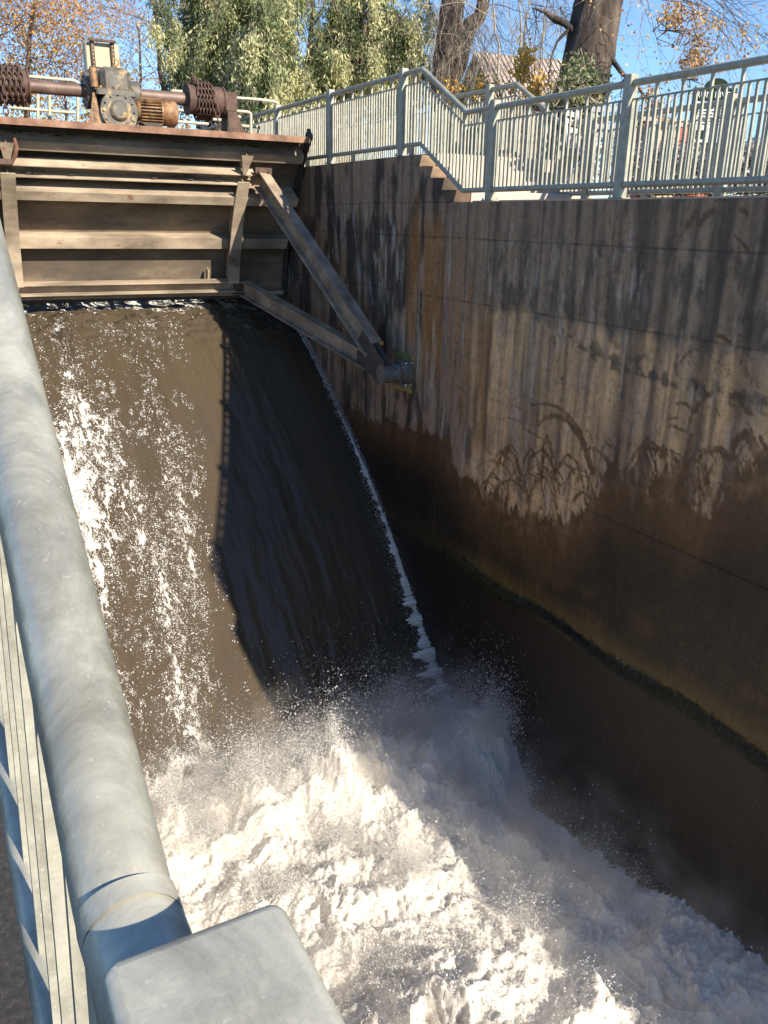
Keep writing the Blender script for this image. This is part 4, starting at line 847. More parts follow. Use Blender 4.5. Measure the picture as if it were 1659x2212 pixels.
# control cabinet on a strut frame
CY = 16.2
cb = empty('control_cabinet', 'cream metal cabinet back with two dark strut channels behind the gearbox', 'cabinet', (X_at(220, 130), CY, DZ))
def C(px, py): p = onY(px, py, CY); return float(p[0]), float(p[2])
x0, z1 = C(183, 88); x1, _ = C(256, 96); _, z0 = C(190, 180); zt2 = C(256, 95)[1]
MB().bevbox(x0, x1, CY, CY + .28, z0, z1, .015).build('cabinet_box', M['cabinet'], cb)
for px_ in (200.5, 243):
    xx = C(px_, 120)[0]; ch = MB().box(xx - .028, xx + .028, CY - .05, CY - .003, C(px_, 148)[1], z1 + .03).build('strut_channel', M['rust'], cb)
    for k in range(11): zz = C(px_, 145)[1] + k * .06; MB().box(xx - .006, xx + .006, CY - .054, CY - .0505, zz, zz + .02).build('slot', M['cabinet'], ch) if zz < z1 else None
MB().box(C(190, 90)[0], C(248, 94)[0], CY - .10, CY - .052, z1 + .0, z1 + .035).build('strut_channel', M['rust'], cb)
MB().box(C(192, 150)[0], C(225, 150)[0], CY - .10, CY - .055, C(200, 150)[1], C(200, 145)[1]).build('strut_channel', M['rust'], cb)
for xx in (x0 + .1, x1 - .1): MB().box(xx - .03, xx + .03, CY + .1, CY + .16, DZ, z0).build('cabinet_leg', M['galv'], cb)
# pipe rails of the hoist deck
def pipe(pts, Y, r=.026): return [(float(onY(px, py, Y)[0]), Y, float(onY(px, py, Y)[2])) for px, py in pts]
def piperail(label, Y, lines, grp='pipe guard rails of the hoist deck', mat_='cream_pipe'):
    t_ = empty('pipe_rail', label, 'guard rail', (float(onY(lines[0][0][0], 230, Y)[0]), Y, DZ), grp)
    for nm, ln in [('rail', a) if a[0][0] != a[-1][0] else ('rail_post', a) for a in lines]: MB().tube(pipe(ln, Y), .027, 10).build(nm, M[mat_], t_)
piperail('cream pipe guard rail behind the left drum and shaft', 16.45, [[(60, 165), (95, 168), (160, 174), (167, 177), (168, 182)], [(168, 182), (168, 265)], [(20, 232), (100, 239), (163, 244)], [(82, 190), (82, 262)]])
piperail('lower cream pipe guard rail between left drum and gearbox', 15.7, [[(107, 262), (107, 200)], [(107, 200), (113, 197), (175, 205), (225, 211)]])
piperail('cream pipe guard rail behind the right drum', 16.45, [[(372, 195), (372, 268)], [(372, 196), (405, 199)], [(372, 236), (430, 243), (520, 253)], [(373, 262), (450, 268)], [(505, 211), (560, 215), (594, 220), (600, 224), (600, 230)], [(600, 230), (600, 292)], [(512, 271), (560, 275), (596, 279)]])
piperail('short cream pipe rail loop right of the bearing stand', 15.8, [[(460, 236), (500, 239), (536, 242), (542, 246), (542, 250)], [(542, 250), (542, 290)], [(460, 258), (505, 262)]])

# ================================================================== RAILINGS
def bars(me_name, w, d): return lambda h: None
_bar = {}
def bar_mesh(w, d, h, m_):
    k = (w, d, round(h, 3), m_.name)
    if k not in _bar: _bar[k] = MB().box(-w / 2, w / 2, -d / 2, d / 2, 0, h).mesh('baluster', m_)
    return _bar[k]
def base_z(Y, lvl): return lvl(Y)
def railing(label, X, posts, lvl, y0, y1, bends, m_, phase=0.0, H_=1.08, group=None, pitch=.078, tall_every=4, pr=.034, post_w=.10, XB=None, near=False):
    """bends: sorted Y where the rail height changes slope; lvl(Y) height of the walkway under the rail"""
    t_ = empty('railing', label, 'railing', (X, (y0 + y1) / 2, lvl((y0 + y1) / 2)), group)
    posts = sorted(posts)
    for py in posts:
        z = lvl(py); p_ = (roundpost(X + .019, py + .003, post_w / 2 + .003, z + .008, z + H_) if near else MB().bevbox(X - post_w / 2, X + post_w / 2, py - post_w / 2, py + post_w / 2, z + .008, z + H_, .007)).build('post', m_, t_)
        if near: MB().tube([(X, py + .135, z + H_ - .075), (X, py + .15, z + H_ - .075), (X, py + .16, z + H_ - .072)], [pr + .0001, pr + .0008, pr + .0001], 40, False).build('weld_ring', m_, p_)
        MB().box(X - post_w * .75, X + post_w * .75, py - post_w * .75, py + post_w * .75, z, z + .012).build('base_plate', m_, p_)
        for sx in (-1, 1):
            for sy in (-1, 1): MB().cyl((X + sx * post_w * .62, py + sy * post_w * .62, z + .012), (X + sx * post_w * .62, py + sy * post_w * .62, z + .032), .009, 6).build('bolt', m_, p_)
    stops = [y0] + posts + [y1]
    for a, b_ in zip(stops, stops[1:]):
        a2, b2 = a + (post_w * .42 if a != y0 else 0), b_ - (post_w * .42 if b_ != y1 else 0)
        if b2 - a2 < .05: continue
        ys = [a2] + [q for q in bends if a2 < q < b2] + [b2]
        for nm, dz, r in (('top_rail', H_ - .075, pr), ('bottom_rail', .125, pr * .88), ('thin_rail', H_ - .215, .010)):
            MB().tube([(X if nm == 'top_rail' or XB is None else (XB if nm == 'bottom_rail' else X - .012), y, lvl(y) + dz) for y in ys], r, (40 if near else 16) if r > .02 else 6).build(nm, m_, t_)
    n_ = int((y1 - y0) / pitch); i = 0
    for k in range(n_):
        y = y0 + phase + k * pitch
        if any(abs(y - p) < post_w * .62 for p in posts) or y > y1: continue
        z = lvl(y); tall = (k % tall_every == 0); h = (H_ - .105 - .135) if tall else (H_ - .217 - .135)
        if near:
            zt = z + H_ - .09 if tall else z + H_ - .21; zb_ = z + .14; MB().bar((XB, y, zb_), (X - .004 if tall else X - .012, y, zt), .019, .019).build('baluster', m_, t_); continue
        o = bpy.data.objects.new('baluster', bar_mesh(.025 if tall else .021, .025 if tall else .021, h, m_)); o.location = (X if XB is None else XB, y, z + .135); put(o, t_)
def roundpost(x, y, h, z0, z1, rc=.010):
    mb = MB(); rings = [(z0, 0, rc), (z1 - .008, 0, rc)] + [(z1 - .008 + .008 * sin(a), .008 * (1 - cos(a)), rc) for a in (.4, .8, 1.2, 1.5708)]; n_ = 5; vs = []
    for z, i_, r_ in rings:
        for cx, cy, a0 in ((1, 1, 0), (-1, 1, pi / 2), (-1, -1, pi), (1, -1, 1.5 * pi)):
            for k in range(n_ + 1):
                a = a0 + pi / 2 * k / n_; vs.append((x + cx * (h - r_) + (r_ - i_) * cos(a), y + cy * (h - r_) + (r_ - i_) * sin(a), z))
    m_ = 4 * (n_ + 1); fs = [(j * m_ + k, j * m_ + (k + 1) % m_, (j + 1) * m_ + (k + 1) % m_, (j + 1) * m_ + k) for j in range(len(rings) - 1) for k in range(m_)]
    mb.add(vs, fs, True); mb.add(vs[-m_:], [tuple(range(m_))]); return mb
def ramp_lvl(ya, yb, za, zb): return lambda y: float(np.interp(y, [ya, yb], [za, zb]))
posts_f = [2.14, 4.33, 6.52, 8.69, 10.86, 13.2, 15.5, 17.8, 20.0]
railing('grey galvanised railing along the edge of the right channel wall', 6.07, posts_f, ramp_lvl(9.28, 10.36, .235, .835), 1.5, 21.0, [9.28, 10.36], M['galv'], group='galvanised walkway railings')
posts_r = [6.93, 9.14, 11.5, 13.8, 16.1, 18.4]
railing('grey galvanised railing on the far side of the walkway in front of the trees', 7.92, posts_r, ramp_lvl(9.75, 10.83, .255, .865), 5.2, 19.6, [9.75, 10.83], M['galv'], .03, group='galvanised walkway railings')
# near handrail at our side, climbing with the steps
PZT = -.36
def near_lvl(y): return float(np.interp(y, [.47, 1.60], [PZT - 1.08, PZT - 1.08 + .70]))
railing('large galvanised handrail and post close to the camera at lower left', .060, [.298, 4.6, 6.9], near_lvl, -1.6, 9.0, [.40, .47, 1.60], M['galv_near'], .02, pitch=.112, pr=.0325, post_w=.094, XB=.018, near=True)
#SPLIT3

# ================================================================== TREES, SHRUBS, BUILDINGS BEYOND
def trunk_px(pts):
    """(px, py, width px, depth m) -> points and radii"""
    P_, R_ = [], []
    for x, y, w_, d in pts: P_.append(Vector(at(x, y, d))); R_.append(w_ / 2 * d / FPX)
    return P_, R_
def densify(P_, R_, n_=6, jit=.0):
    A, B = [], []
    m_ = len(P_)
    for i in range(m_ - 1):
        p0, p1, p2, p3 = P_[max(i - 1, 0)], P_[i], P_[i + 1], P_[min(i + 2, m_ - 1)]
        for k in range(n_):
            t = k / n_; q = .5 * ((2 * p1) + (p2 - p0) * t + (2 * p0 - 5 * p1 + 4 * p2 - p3) * t * t + (3 * p1 - p0 - 3 * p2 + p3) * t ** 3)
            A.append(q + Vector(rng.normal(0, jit, 3))); B.append(R_[i] * (1 - t) + R_[i + 1] * t)
    A.append(P_[-1]); B.append(R_[-1]); return A, B
def bark_tube(mb, P_, R_, n=22, rough=.10):
    b0 = len(mb.v); mb.tube(P_, R_, n)
    for k in range(len(P_) * n):                                     # deep ridges
        i, j = divmod(k, n); c = P_[i]; v = Vector(mb.v[b0 + k]); f = 1 + rough * (((j * 7919) % 13) / 6.5 - 1) + rough * .6 * rng.normal()
        mb.v[b0 + k] = tuple(c + (v - c) * f)
class Twigs:
    """thin branches gathered with numpy: triangular tubes"""
    def __init__(s): s.a = []; s.b = []; s.r0 = []; s.r1 = []
    def seg(s, a, b, r0, r1): s.a.append(a); s.b.append(b); s.r0.append(r0); s.r1.append(r1)
    def mesh(s, name, m_, parent):
        A, B = np.array(s.a), np.array(s.b); r0, r1 = np.array(s.r0)[:, None], np.array(s.r1)[:, None]
        d = B - A; d /= np.linalg.norm(d, axis=1)[:, None] + 1e-9; u = np.cross(d, [0.3, 0.2, 1.0]); u /= np.linalg.norm(u, axis=1)[:, None] + 1e-9; v = np.cross(d, u)
        V = []
        for c, r in ((A, r0), (B, r1)):
            for k in range(3): a = 2 * pi * k / 3; V.append(c + (u * cos(a) + v * sin(a)) * r)
        V = np.stack(V, 1); n_ = len(A); F = np.array([(0, 1, 4, 3), (1, 2, 5, 4), (2, 0, 3, 5)])[None] + 6 * np.arange(n_)[:, None, None]
        return npobj(name, V.reshape(-1, 3), F.reshape(-1, 4), m_, parent, False)
def branch(tw, p, d, L, r, lvl, tips, droop=0.0, spread=.6, kids=3, wig=.25, segs=4, up=0.0):
    p = np.array(p, float); d = np.array(d, float); d /= np.linalg.norm(d); st = L / segs
    for i in range(segs):
        d = d + rng.normal(0, wig, 3) * .5 + np.array([0, 0, up - droop]) * .3; d /= np.linalg.norm(d); q = p + d * st
        ra, rb_ = r * (1 - .75 * i / segs), r * (1 - .75 * (i + 1) / segs); tw.seg(p, q, ra, rb_); p = q
        if lvl > 0 and i > 0 or (lvl > 0 and segs < 3):
            for _ in range(kids if i == segs - 1 else max(1, kids - 1)):
                dd = d + rng.normal(0, spread, 3); branch(tw, p, dd, L * rng.uniform(.45, .75), r * .5, lvl - 1, tips, droop, spread, kids, wig, segs, up)
    tips.append((p.copy(), d.copy()))
def leaves(name, C_, m_, parent, L=.1, W=.03, hang=.6, tint=None, kind=None):
    n_ = len(C_); C_ = np.asarray(C_)
    d = rng.normal(size=(n_, 3)); d[:, 2] -= hang * 2; d /= np.linalg.norm(d, axis=1)[:, None]
    u = np.cross(d, rng.normal(size=(n_, 3))); u /= np.linalg.norm(u, axis=1)[:, None]
    l_ = (L * rng.uniform(.6, 1.3, n_))[:, None]; w_ = (W * rng.uniform(.7, 1.3, n_))[:, None]; nrm = np.cross(d, u)
    V = np.stack([C_, C_ + d * l_ * .45 + u * w_ * .5 + nrm * w_ * .2, C_ + d * l_, C_ + d * l_ * .45 - u * w_ * .5 + nrm * w_ * .2], 1)
    F = np.arange(n_ * 4).reshape(-1, 4); t = tint if tint is not None else rng.random(n_)
    return npobj(name, V.reshape(-1, 3), F, m_, parent, False, {'tint': np.repeat(t, 4)})
def cluster_pts(c, n_, s): return np.array(c) + rng.normal(size=(n_, 3)) * np.array(s)

# leaning old trunk on the right, forked trunk in the middle
t_ = empty('old_tree', 'thick dark ridged trunk leaning right behind the railing, right of the house roof', 'tree', at(1245, 330, 14.5))
P_, R_ = densify(*trunk_px([(1190, 520, 128, 14.5), (1225, 330, 112, 14.5), (1253, 200, 104, 14.5), (1283, 60, 100, 14.4), (1305, -60, 98, 14.3), (1330, -220, 95, 14.2)]), 5)
mb = MB(); bark_tube(mb, P_, R_, 30, .07); mb.build('trunk', M['bark'], t_)
tw = Twigs(); tips = []
for (x, y, w_), (x2, y2), L in [((1240, 92, 14), (1195, 55), 0), ((1325, 130, 10), (1400, 190), 0)]:
    pass
def limb_px(mb, pts, d, n_=5): P_, R_ = densify(*trunk_px([(x, y, w_, d) for x, y, w_ in pts]), n_, .004); MB().tube(P_, R_, 8).build('limb', M['bark'], t_); return P_
mb = MB(); l1 = limb_px(mb, [(1255, 88, 16), (1225, 55, 13), (1200, 42, 15), (1175, 25, 7), (1150, 18, 4)], 14.3); l2 = limb_px(mb, [(1230, 62, 9), (1205, 90, 6), (1190, 130, 4), (1185, 180, 3)], 14.3)
l3 = limb_px(mb, [(1320, 125, 12), (1345, 160, 8), (1368, 170, 7), (1390, 210, 5)], 14.3)
for lst in (l1, l2, l3):
    for q in lst[4::2]: branch(tw, q, rng.normal(size=3) + np.array([0, 0, -.4]), rng.uniform(.5, 1.1), .010, 2, tips, .5, .7, 2, .3, 3)
tw.mesh('twigs', M['twig'], t_)
t2 = empty('forked_tree', 'dark forked trunk draped with bare hanging vines left of the house roof', 'tree', at(965, 300, 19))
for pts in ([(975, 330, 62, 19), (958, 225, 56, 19), (962, 130, 50, 19), (975, 40, 54, 19), (985, -60, 50, 19), (990, -200, 40, 19)], [(962, 210, 40, 19), (990, 140, 36, 19), (1012, 60, 34, 19), (1035, 35, 28, 19), (1060, -60, 24, 19), (1085, -160, 18, 19)]):
    P_, R_ = densify(*trunk_px(pts), 5); mb = MB(); bark_tube(mb, P_, R_, 22, .08); mb.build('trunk', M['bark'], t2)
tw = Twigs(); tips = []
for i in range(150):
    x, y = rng.uniform(930, 1075), rng.uniform(-60, 170); p = at(x, y, 18.6 + rng.normal(0, .2)); branch(tw, p, rng.normal(0, .35, 3) + np.array([0, 0, -1.0]), rng.uniform(.5, 1.5), .007, 1, tips, .4, .4, 2, .35, 5)
for i in range(60):
    x, y = rng.uniform(900, 1240), rng.uniform(-40, 60); p = at(x, y, 18.6); branch(tw, p, rng.normal(0, .6, 3) + np.array([0, 0, -.7]), rng.uniform(.8, 2.0), .008, 1, tips, .5, .5, 2, .3, 6)
tw.mesh('hanging_vines', M['twig_pale'], t2)

# bare saplings between the two trunks
def bare_tree(label, pxb, pyb, d, pxt, pyt, w_, n_, m_, lvl=3, L=2.2, name='bare_tree', grp=None, droop=0., tips=None, rr=.012, kids=2):
    t_ = empty(name, label, 'tree', at(pxb, pyb, d), grp); P_, R_ = densify(*trunk_px([(pxb, pyb, w_, d), ((pxb * 1.2 + pxt * .8) / 2 + rng.normal(0, 6), (pyb + pyt) / 2, w_ * .7, d), (pxt, pyt, w_ * .3, d)]), 6, .02)
    mb = MB(); mb.tube(P_, R_, 10); mb.build('trunk', M['bark'] if m_ is M['twig'] else m_, t_)
    tw = Twigs(); tips = [] if tips is None else tips
    for i in range(n_):
        k = int(rng.uniform(.25, 1) * (len(P_) - 1)); branch(tw, P_[k], rng.normal(0, .8, 3) + np.array([0, 0, .5]), L * rng.uniform(.5, 1), rr, lvl, tips, droop, .55, kids, .22, 4, .05)
    tw.mesh('branches', m_, t_); return t_, tips
for i, (a, b_, c) in enumerate([(1085, 1060, 'slim bare sapling just right of the forked trunk'), (1125, 1118, 'bare sapling rising above the yellow leaved shrub'), (1165, 1185, 'bare sapling closest to the leaning trunk'), (1105, 1150, 'tall bare sapling standing above the house roof')]):
    bare_tree(c, a, 260, 17 + i * .7, b_, -60, 7, 14, M['twig_pale'], 2, 1.5, 'sapling', 'bare saplings between the two big trunks')
bt, tips_b = bare_tree('bare dark branching tree left of the green willows', 372, 300, 24, 330, -60, 17, 34, M['twig'], 3, 3.6, rr=.022)
bare_tree('bare reddish twigged tree behind the gearbox', 300, 330, 30, 300, 60, 9, 30, M['twig'], 3, 2.6, rr=.014)
bare_tree('bare fine twigged tree at the top centre behind the willow crowns', 660, 200, 27, 670, -120, 16, 20, M['twig'], 3, 4.2, rr=.022)

# orange autumn tree at the left edge
def leafy(label, pxb, pyb, d, pxt, pyt, w_, nb, lm_, per, L, sz, name='autumn_tree', blobs=None, lvl=3, spread=.25, cat='tree', rr=.016):
    t_, tips = bare_tree(label, pxb, pyb, d, pxt, pyt, w_, nb, M['twig'], lvl, L, name, rr=rr)
    C_ = []; T_ = []
    for p, dd in tips:
        k = rng.poisson(per); 
        if k: C_.append(cluster_pts(p, k, (spread, spread, spread))); T_.append(np.clip(rng.normal(rng.uniform(.15, .85), .18, k), 0, 1))
    C_ = np.concatenate(C_); leaves('leaves', C_, M[lm_], t_, sz, sz * .7, .3, np.concatenate(T_)); return t_
leafy('orange and rust coloured autumn tree at the left edge behind the drum', 62, 330, 27, 95, -90, 15, 60, 'leaf_orange', 3.2, 3.4, .085, lvl=3, spread=.22)
leafy('pale orange autumn tree behind the left drum', -40, 330, 25, -10, -60, 18, 46, 'leaf_orange', 3.4, 3.2, .085, lvl=3, spread=.22)
leafy('low yellow leaved tree behind the pipe rail near the gearbox', 150, 420, 29, 140, 150, 8, 26, 'leaf_yellow', 1.0, 1.9, .13, lvl=3, spread=.2)

# green willow-like crowns: many drooping leafy shoots grouped into clumps
def willow(label, blobs, d, base, seed, dens=1.35):
    t_ = empty('willow_tree', label, 'tree', at(base[0], base[1], d), 'green willow-like trees behind the railings'); C_ = []; T_ = []; tw = Twigs(); r_ = np.random.default_rng(seed)
    P_, R_ = densify(*trunk_px([(base[0], base[1], 20, d), (base[2], base[3], 12, d), (base[2] + 8, base[3] - 160, 6, d)]), 6, .03); mb = MB(); mb.tube(P_, R_, 10); mb.build('trunk', M['bark'], t_)
    for (x, y, rx, ry, n_) in blobs:
        subs = []
        for _ in range(max(3, n_ // 9)):
            a = r_.uniform(0, 2 * pi); q = r_.uniform(0, 1) ** .5 * (1.3 if r_.random() < .25 else 1.02); subs.append((x + rx * q * cos(a), y + ry * q * sin(a), r_.normal(0, .8), r_.choice((.06, .3, .6, .85, .95), p=(.22, .2, .2, .23, .15)), r_.normal(0, .5)))
        for i in range(int(n_ * dens)):
            sb = subs[r_.integers(0, len(subs))]; cx, cy = sb[0] + r_.normal(0, 6.5) , sb[1] + r_.normal(0, 7.5); dd = d + sb[2] + r_.normal(0, .15)
            c = at(cx, cy, dd); L = r_.uniform(.25, .8) * (1.6 if r_.random() < .15 else 1); dr = np.array([r_.normal(0, .2) + sb[4] * .5, r_.normal(0, .25), -1.0]); k = int(24 * L + 8); t = r_.uniform(0, 1, k)[:, None]
            sway = r_.normal(0, .12, 3); pts_ = c + dr * L * t + sway * t * t + r_.normal(0, .05, (k, 3)); C_.append(pts_); tone = sb[3] + r_.normal(0, .08); T_.append(np.clip(tone + r_.normal(0, .14, k), 0, 1))
            tw.seg(c, c + dr * L * .7, .006, .003)
        for i in range(int(n_ * .06)):
            k = r_.integers(0, len(P_)); e_ = at(x + r_.normal(0, rx * .5), y + r_.normal(0, ry * .5), d + r_.normal(0, .5)); tw.seg(np.array(P_[k]), e_, .03, .012)
    tw.mesh('branches', M['twig'], t_); leaves('foliage', np.concatenate(C_), M['leaf_green'], t_, .115, .034, .8, np.concatenate(T_))
D_ = 20.0
willow('green drooping willow-like tree at the upper left beside the bare tree', [(440, 60, 60, 50, 240), (400, 120, 38, 40, 110), (470, 120, 45, 45, 190), (365, 60, 22, 40, 40), (460, 170, 45, 30, 110), (500, 20, 70, 40, 200), (350, 30, 20, 25, 30), (450, -40, 80, 50, 260), (525, -30, 40, 50, 120)], D_, (455, 420, 450, 140), 1)
willow('brightest yellow green willow-like tree in the middle above the chain drum', [(590, 90, 50, 55, 260), (560, 150, 50, 45, 220), (620, 165, 55, 40, 230), (540, 60, 40, 50, 120), (600, 215, 65, 25, 160), (545, 200, 30, 30, 70), (590, 20, 50, 30, 130), (600, -40, 60, 45, 200)], D_ - 1.2, (590, 420, 585, 170), 2)
willow('darker willow-like tree between the middle railing posts', [(790, 120, 70, 50, 280), (735, 70, 40, 40, 110), (720, 160, 45, 40, 150), (860, 60, 55, 60, 230), (840, 150, 55, 35, 170), (690, 210, 50, 25, 110), (900, 140, 30, 40, 60), (780, 20, 70, 35, 170), (680, 110, 25, 35, 50), (910, 40, 30, 50, 60), (800, -40, 90, 45, 240), (705, 30, 25, 45, 50)], D_, (770, 420, 760, 90), 3)
willow('low light green willow-like bush behind the right bearing stand', [(530, 245, 30, 35, 80), (500, 262, 40, 25, 80), (640, 235, 60, 22, 90), (480, 290, 60, 22, 70), (420, 300, 60, 25, 60)], 19.0, (530, 420, 528, 260), 4)
# distant low wood seen under everything
C_ = []; 
for i in range(9000): C_.append(at(rng.uniform(-60, 760), 300 + rng.exponential(12) * rng.choice((-1, 1)) + rng.uniform(-10, 120), 42 + rng.normal(0, 2)))
tag(leaves('far_wood', C_, M['leaf_orange'], None, .30, .22, .3), 'distant rust coloured wood low behind the gate', 'wood', kind='stuff')

# shrubs on the bank
def shrub(name, label, blobs, d, lm_, sz, cat='shrub', tw_m='twig', up=.8, grp=None, ar=.45):
    bx, by = blobs[0][0], blobs[0][1]; t_ = empty(name, label, cat, at(bx, by, d), grp); tw = Twigs(); C_ = []; T_ = []
    for (x, y, rx, ry, n_) in blobs:
        for i in range(n_ // 14 + 3):
            p = at(x + rng.normal(0, rx * .4), y + ry * 1.2, d + rng.normal(0, .2)); e_ = at(x + rng.normal(0, rx * .7), y + rng.normal(0, ry * .7), d + rng.normal(0, .3)); mid = (p + e_) / 2 + rng.normal(0, .1, 3); tw.seg(p, mid, .010, .007); tw.seg(mid, e_, .007, .003)
        for i in range(max(1, n_ // 8)):
            a = rng.uniform(0, 2 * pi); q = rng.uniform(0, 1) ** .6; c = at(x + rx * q * cos(a), y + ry * q * sin(a), d + rng.normal(0, .25)); C_.append(cluster_pts(c, 8, (.07, .07, .07))); T_.append(np.clip(rng.normal(rng.uniform(.1, .9), .15, 8), 0, 1))
    tw.mesh('stems', M[tw_m], t_); leaves('leaves', np.concatenate(C_), M[lm_], t_, sz, sz * ar, .4, np.concatenate(T_)); return t_
shrub('yellow_shrub', 'bright yellow leaved shrub in front of the house roof', [(1136, 125, 13, 22, 170), (1125, 160, 18, 16, 120), (1160, 178, 20, 20, 130), (1080, 188, 24, 10, 50), (1150, 205, 22, 12, 60)], 16.0, 'leaf_yellow', .10, ar=.6)
shrub('yellow_shrub', 'small yellow leaved shrub below the forked trunk behind the stair rail', [(1045, 190, 26, 18, 130), (975, 190, 16, 16, 60), (1010, 250, 60, 30, 120)], 16.2, 'leaf_yellow', .09, ar=.6)
shrub('ivy_shrub', 'green and straw coloured creeper climbing the foot of the leaning trunk', [(1250, 150, 32, 26, 420), (1235, 185, 50, 22, 520), (1290, 175, 30, 20, 240), (1215, 210, 50, 18, 300), (1280, 205, 40, 16, 160)], 13.6, 'leaf_ivy', .085, tw_m='twig_pale')
shrub('brown_thicket', 'straw and brown thicket behind the lower railing', [(1200, 260, 60, 40, 420), (1300, 270, 80, 30, 360), (1110, 260, 50, 40, 240), (1250, 330, 120, 40, 420)], 14.8, 'leaf_ivy', .07, tw_m='twig_pale')
t_ = empty('peach_leaf_tree', 'thin branches with scattered peach and yellow leaves hanging into the sky at upper right', 'tree', at(1500, -250, 13)); tw = Twigs(); tips = []
for (x, y, dx, dy, L, n_) in [(1430, -40, .4, -.4, 2.2, 9), (1500, -30, .5, -.5, 2.0, 9), (1440, 0, .9, -.25, 1.6, 5), (1380, -20, .1, -.7, 1.6, 5), (1560, -30, .3, -.6, 1.2, 4), (1480, 30, .2, -.8, 1.1, 4)]:
    for i in range(n_):
        p = at(x + rng.normal(0, 25), y, 13 + rng.normal(0, .4)); d_ = RT * (dx + rng.normal(0, .3)) + UP * (dy + rng.normal(0, .25)) + FW * rng.normal(0, .3); branch(tw, p, d_, L * rng.uniform(.4, .8), .008, 2, tips, .1, .5, 2, .2, 4)
tw.mesh('branches', M['twig_pale'], t_); C_ = np.concatenate([cluster_pts(p, rng.poisson(1.1), (.06, .06, .06)) for p, _ in tips if rng.random() < .55]); leaves('leaves', C_, M['leaf_peach'], t_, .058, .05, .5)
shrub('hanging_leaf_spray', 'dense yellow leaf spray hanging below the peach leaved branches', [(1490, 140, 20, 26, 210), (1515, 110, 26, 30, 130), (1450, 30, 35, 30, 220), (1500, 50, 60, 40, 200)], 12.8, 'leaf_peach', .055, 'leafy branch', ar=.85)
shrub('hanging_leaf_spray', 'small mixed leaf spray hanging just left of the right railing post', [(1412, 220, 40, 26, 150), (1430, 245, 30, 20, 120), (1400, 190, 30, 18, 50)], 12.9, 'leaf_peach', .055, 'leafy branch', ar=.85)
shrub('grey_hedge', 'long low grey speckled dry hedge behind the railings at right', [(1400, 340, 70, 22, 1100), (1500, 335, 70, 24, 1300), (1610, 330, 70, 26, 1300), (1450, 378, 130, 34, 1900), (1620, 375, 110, 34, 1800), (1700, 350, 50, 40, 500)], 14.0, 'leaf_grey', .06, 'hedge', ar=.8)

# house gable behind the saplings
def at_(x, y, d): return tuple(at(x, y, d))
hz_ = empty('house', 'brown house with pale ribbed gable roof between the two big trunks', 'house', at(1090, 300, 34))
hd = 34.0; A = np.array(at(1036, 122, hd)); s_ = hd / FPX; rt3 = np.array([cos(YAW), -sin(YAW), 0.0]); fw3 = np.array([sin(YAW), cos(YAW), 0.0]); upz = np.array([0, 0, 1.0])
ex_ = (rt3 * .93 + fw3 * .36); ex_ /= np.linalg.norm(ex_); gx_ = (-fw3 * .93 + rt3 * .36)
def HP(u, v, w_): return tuple(A + ex_ * u + gx_ * v + upz * w_)
hw, hh = 1.9, 1.7; Lr = 4.2
mb = MB()
mb.add([HP(0, -hw, -hh), HP(0, hw, -hh), HP(0, hw, -5), HP(0, -hw, -5), HP(0, 0, 0), HP(Lr, -hw, -hh), HP(Lr, hw, -hh), HP(Lr, hw, -5), HP(Lr, -hw, -5), HP(Lr, 0, 0)],
       [(0, 1, 2, 3), (0, 4, 1), (1, 6, 7, 2), (0, 5, 8, 3), (5, 6, 7, 8), (5, 9, 6)]); mb.build('wall', M['brown_wall'], hz_)
for s in (-1, 1):
    rf = MB(); o_ = .25
    a_, b_, c_, d_ = HP(-o_, 0, .06), HP(Lr + o_, 0, .06), HP(Lr + o_, s * (hw + .3), -hh - .22), HP(-o_, s * (hw + .3), -hh - .22)
    rf.add([a_, b_, c_, d_] + [tuple(np.array(q) + upz * .08) for q in (a_, b_, c_, d_)], [(0, 1, 2, 3), (4, 5, 6, 7), (0, 1, 5, 4), (1, 2, 6, 5), (2, 3, 7, 6), (3, 0, 4, 7)]); ro = rf.build('roof', M['roof'], hz_)
    for k in range(22):
        u = -o_ + .1 + k * (Lr + 2 * o_ - .2) / 21; MB().bar(HP(u, 0, .17), HP(u, s * (hw + .3), -hh - .11), .05, .05).build('roof_rib', M['roof'], ro)
w_ = MB(); w_.add([HP(-.03, -.5, -1.9), HP(-.03, .5, -1.9), HP(-.03, .5, -3.0), HP(-.03, -.5, -3.0)], [(0, 1, 2, 3)]); w_.build('window', M['black_metal'], hz_)
# buildings far right
def block(name, label, px0, px1, pyt, pyb, d, m_, cat='building', wins=()):
    t_ = empty(name, label, cat, at((px0 + px1) / 2, pyb, d)); a = np.array(at(px0, pyt, d)); wd = (px1 - px0) * d / FPX; ht = (pyb - pyt) * d / FPX
    def Q(u, v, w_): return tuple(a + rt3 * u + fw3 * v + upz * w_)
    def bx(u0, u1, v0, v1, w0, w1, nm, mm, par): return MB().add([Q(u0, v0, w0), Q(u1, v0, w0), Q(u1, v1, w0), Q(u0, v1, w0), Q(u0, v0, w1), Q(u1, v0, w1), Q(u1, v1, w1), Q(u0, v1, w1)],
                       [(3, 2, 1, 0), (4, 5, 6, 7), (0, 1, 5, 4), (1, 2, 6, 5), (2, 3, 7, 6), (3, 0, 4, 7)]).build(nm, mm, par)
    bx(0, wd, 0, 5, -ht, 0, 'wall', m_, t_); bx(-.2, wd + .2, -.2, 5.2, .01, .28, 'roof', M['roof'] if cat == 'building' else m_, t_)
    for (u, w0, ww, wh) in wins:
        f_ = bx(u * wd, u * wd + ww, -.06, -.01, -w0 - wh, -w0, 'window', M['white_metal'], t_); bx(u * wd + .08, u * wd + ww - .08, -.09, -.062, -w0 - wh + .08, -w0 - .08, 'pane', M['black_metal'], f_)
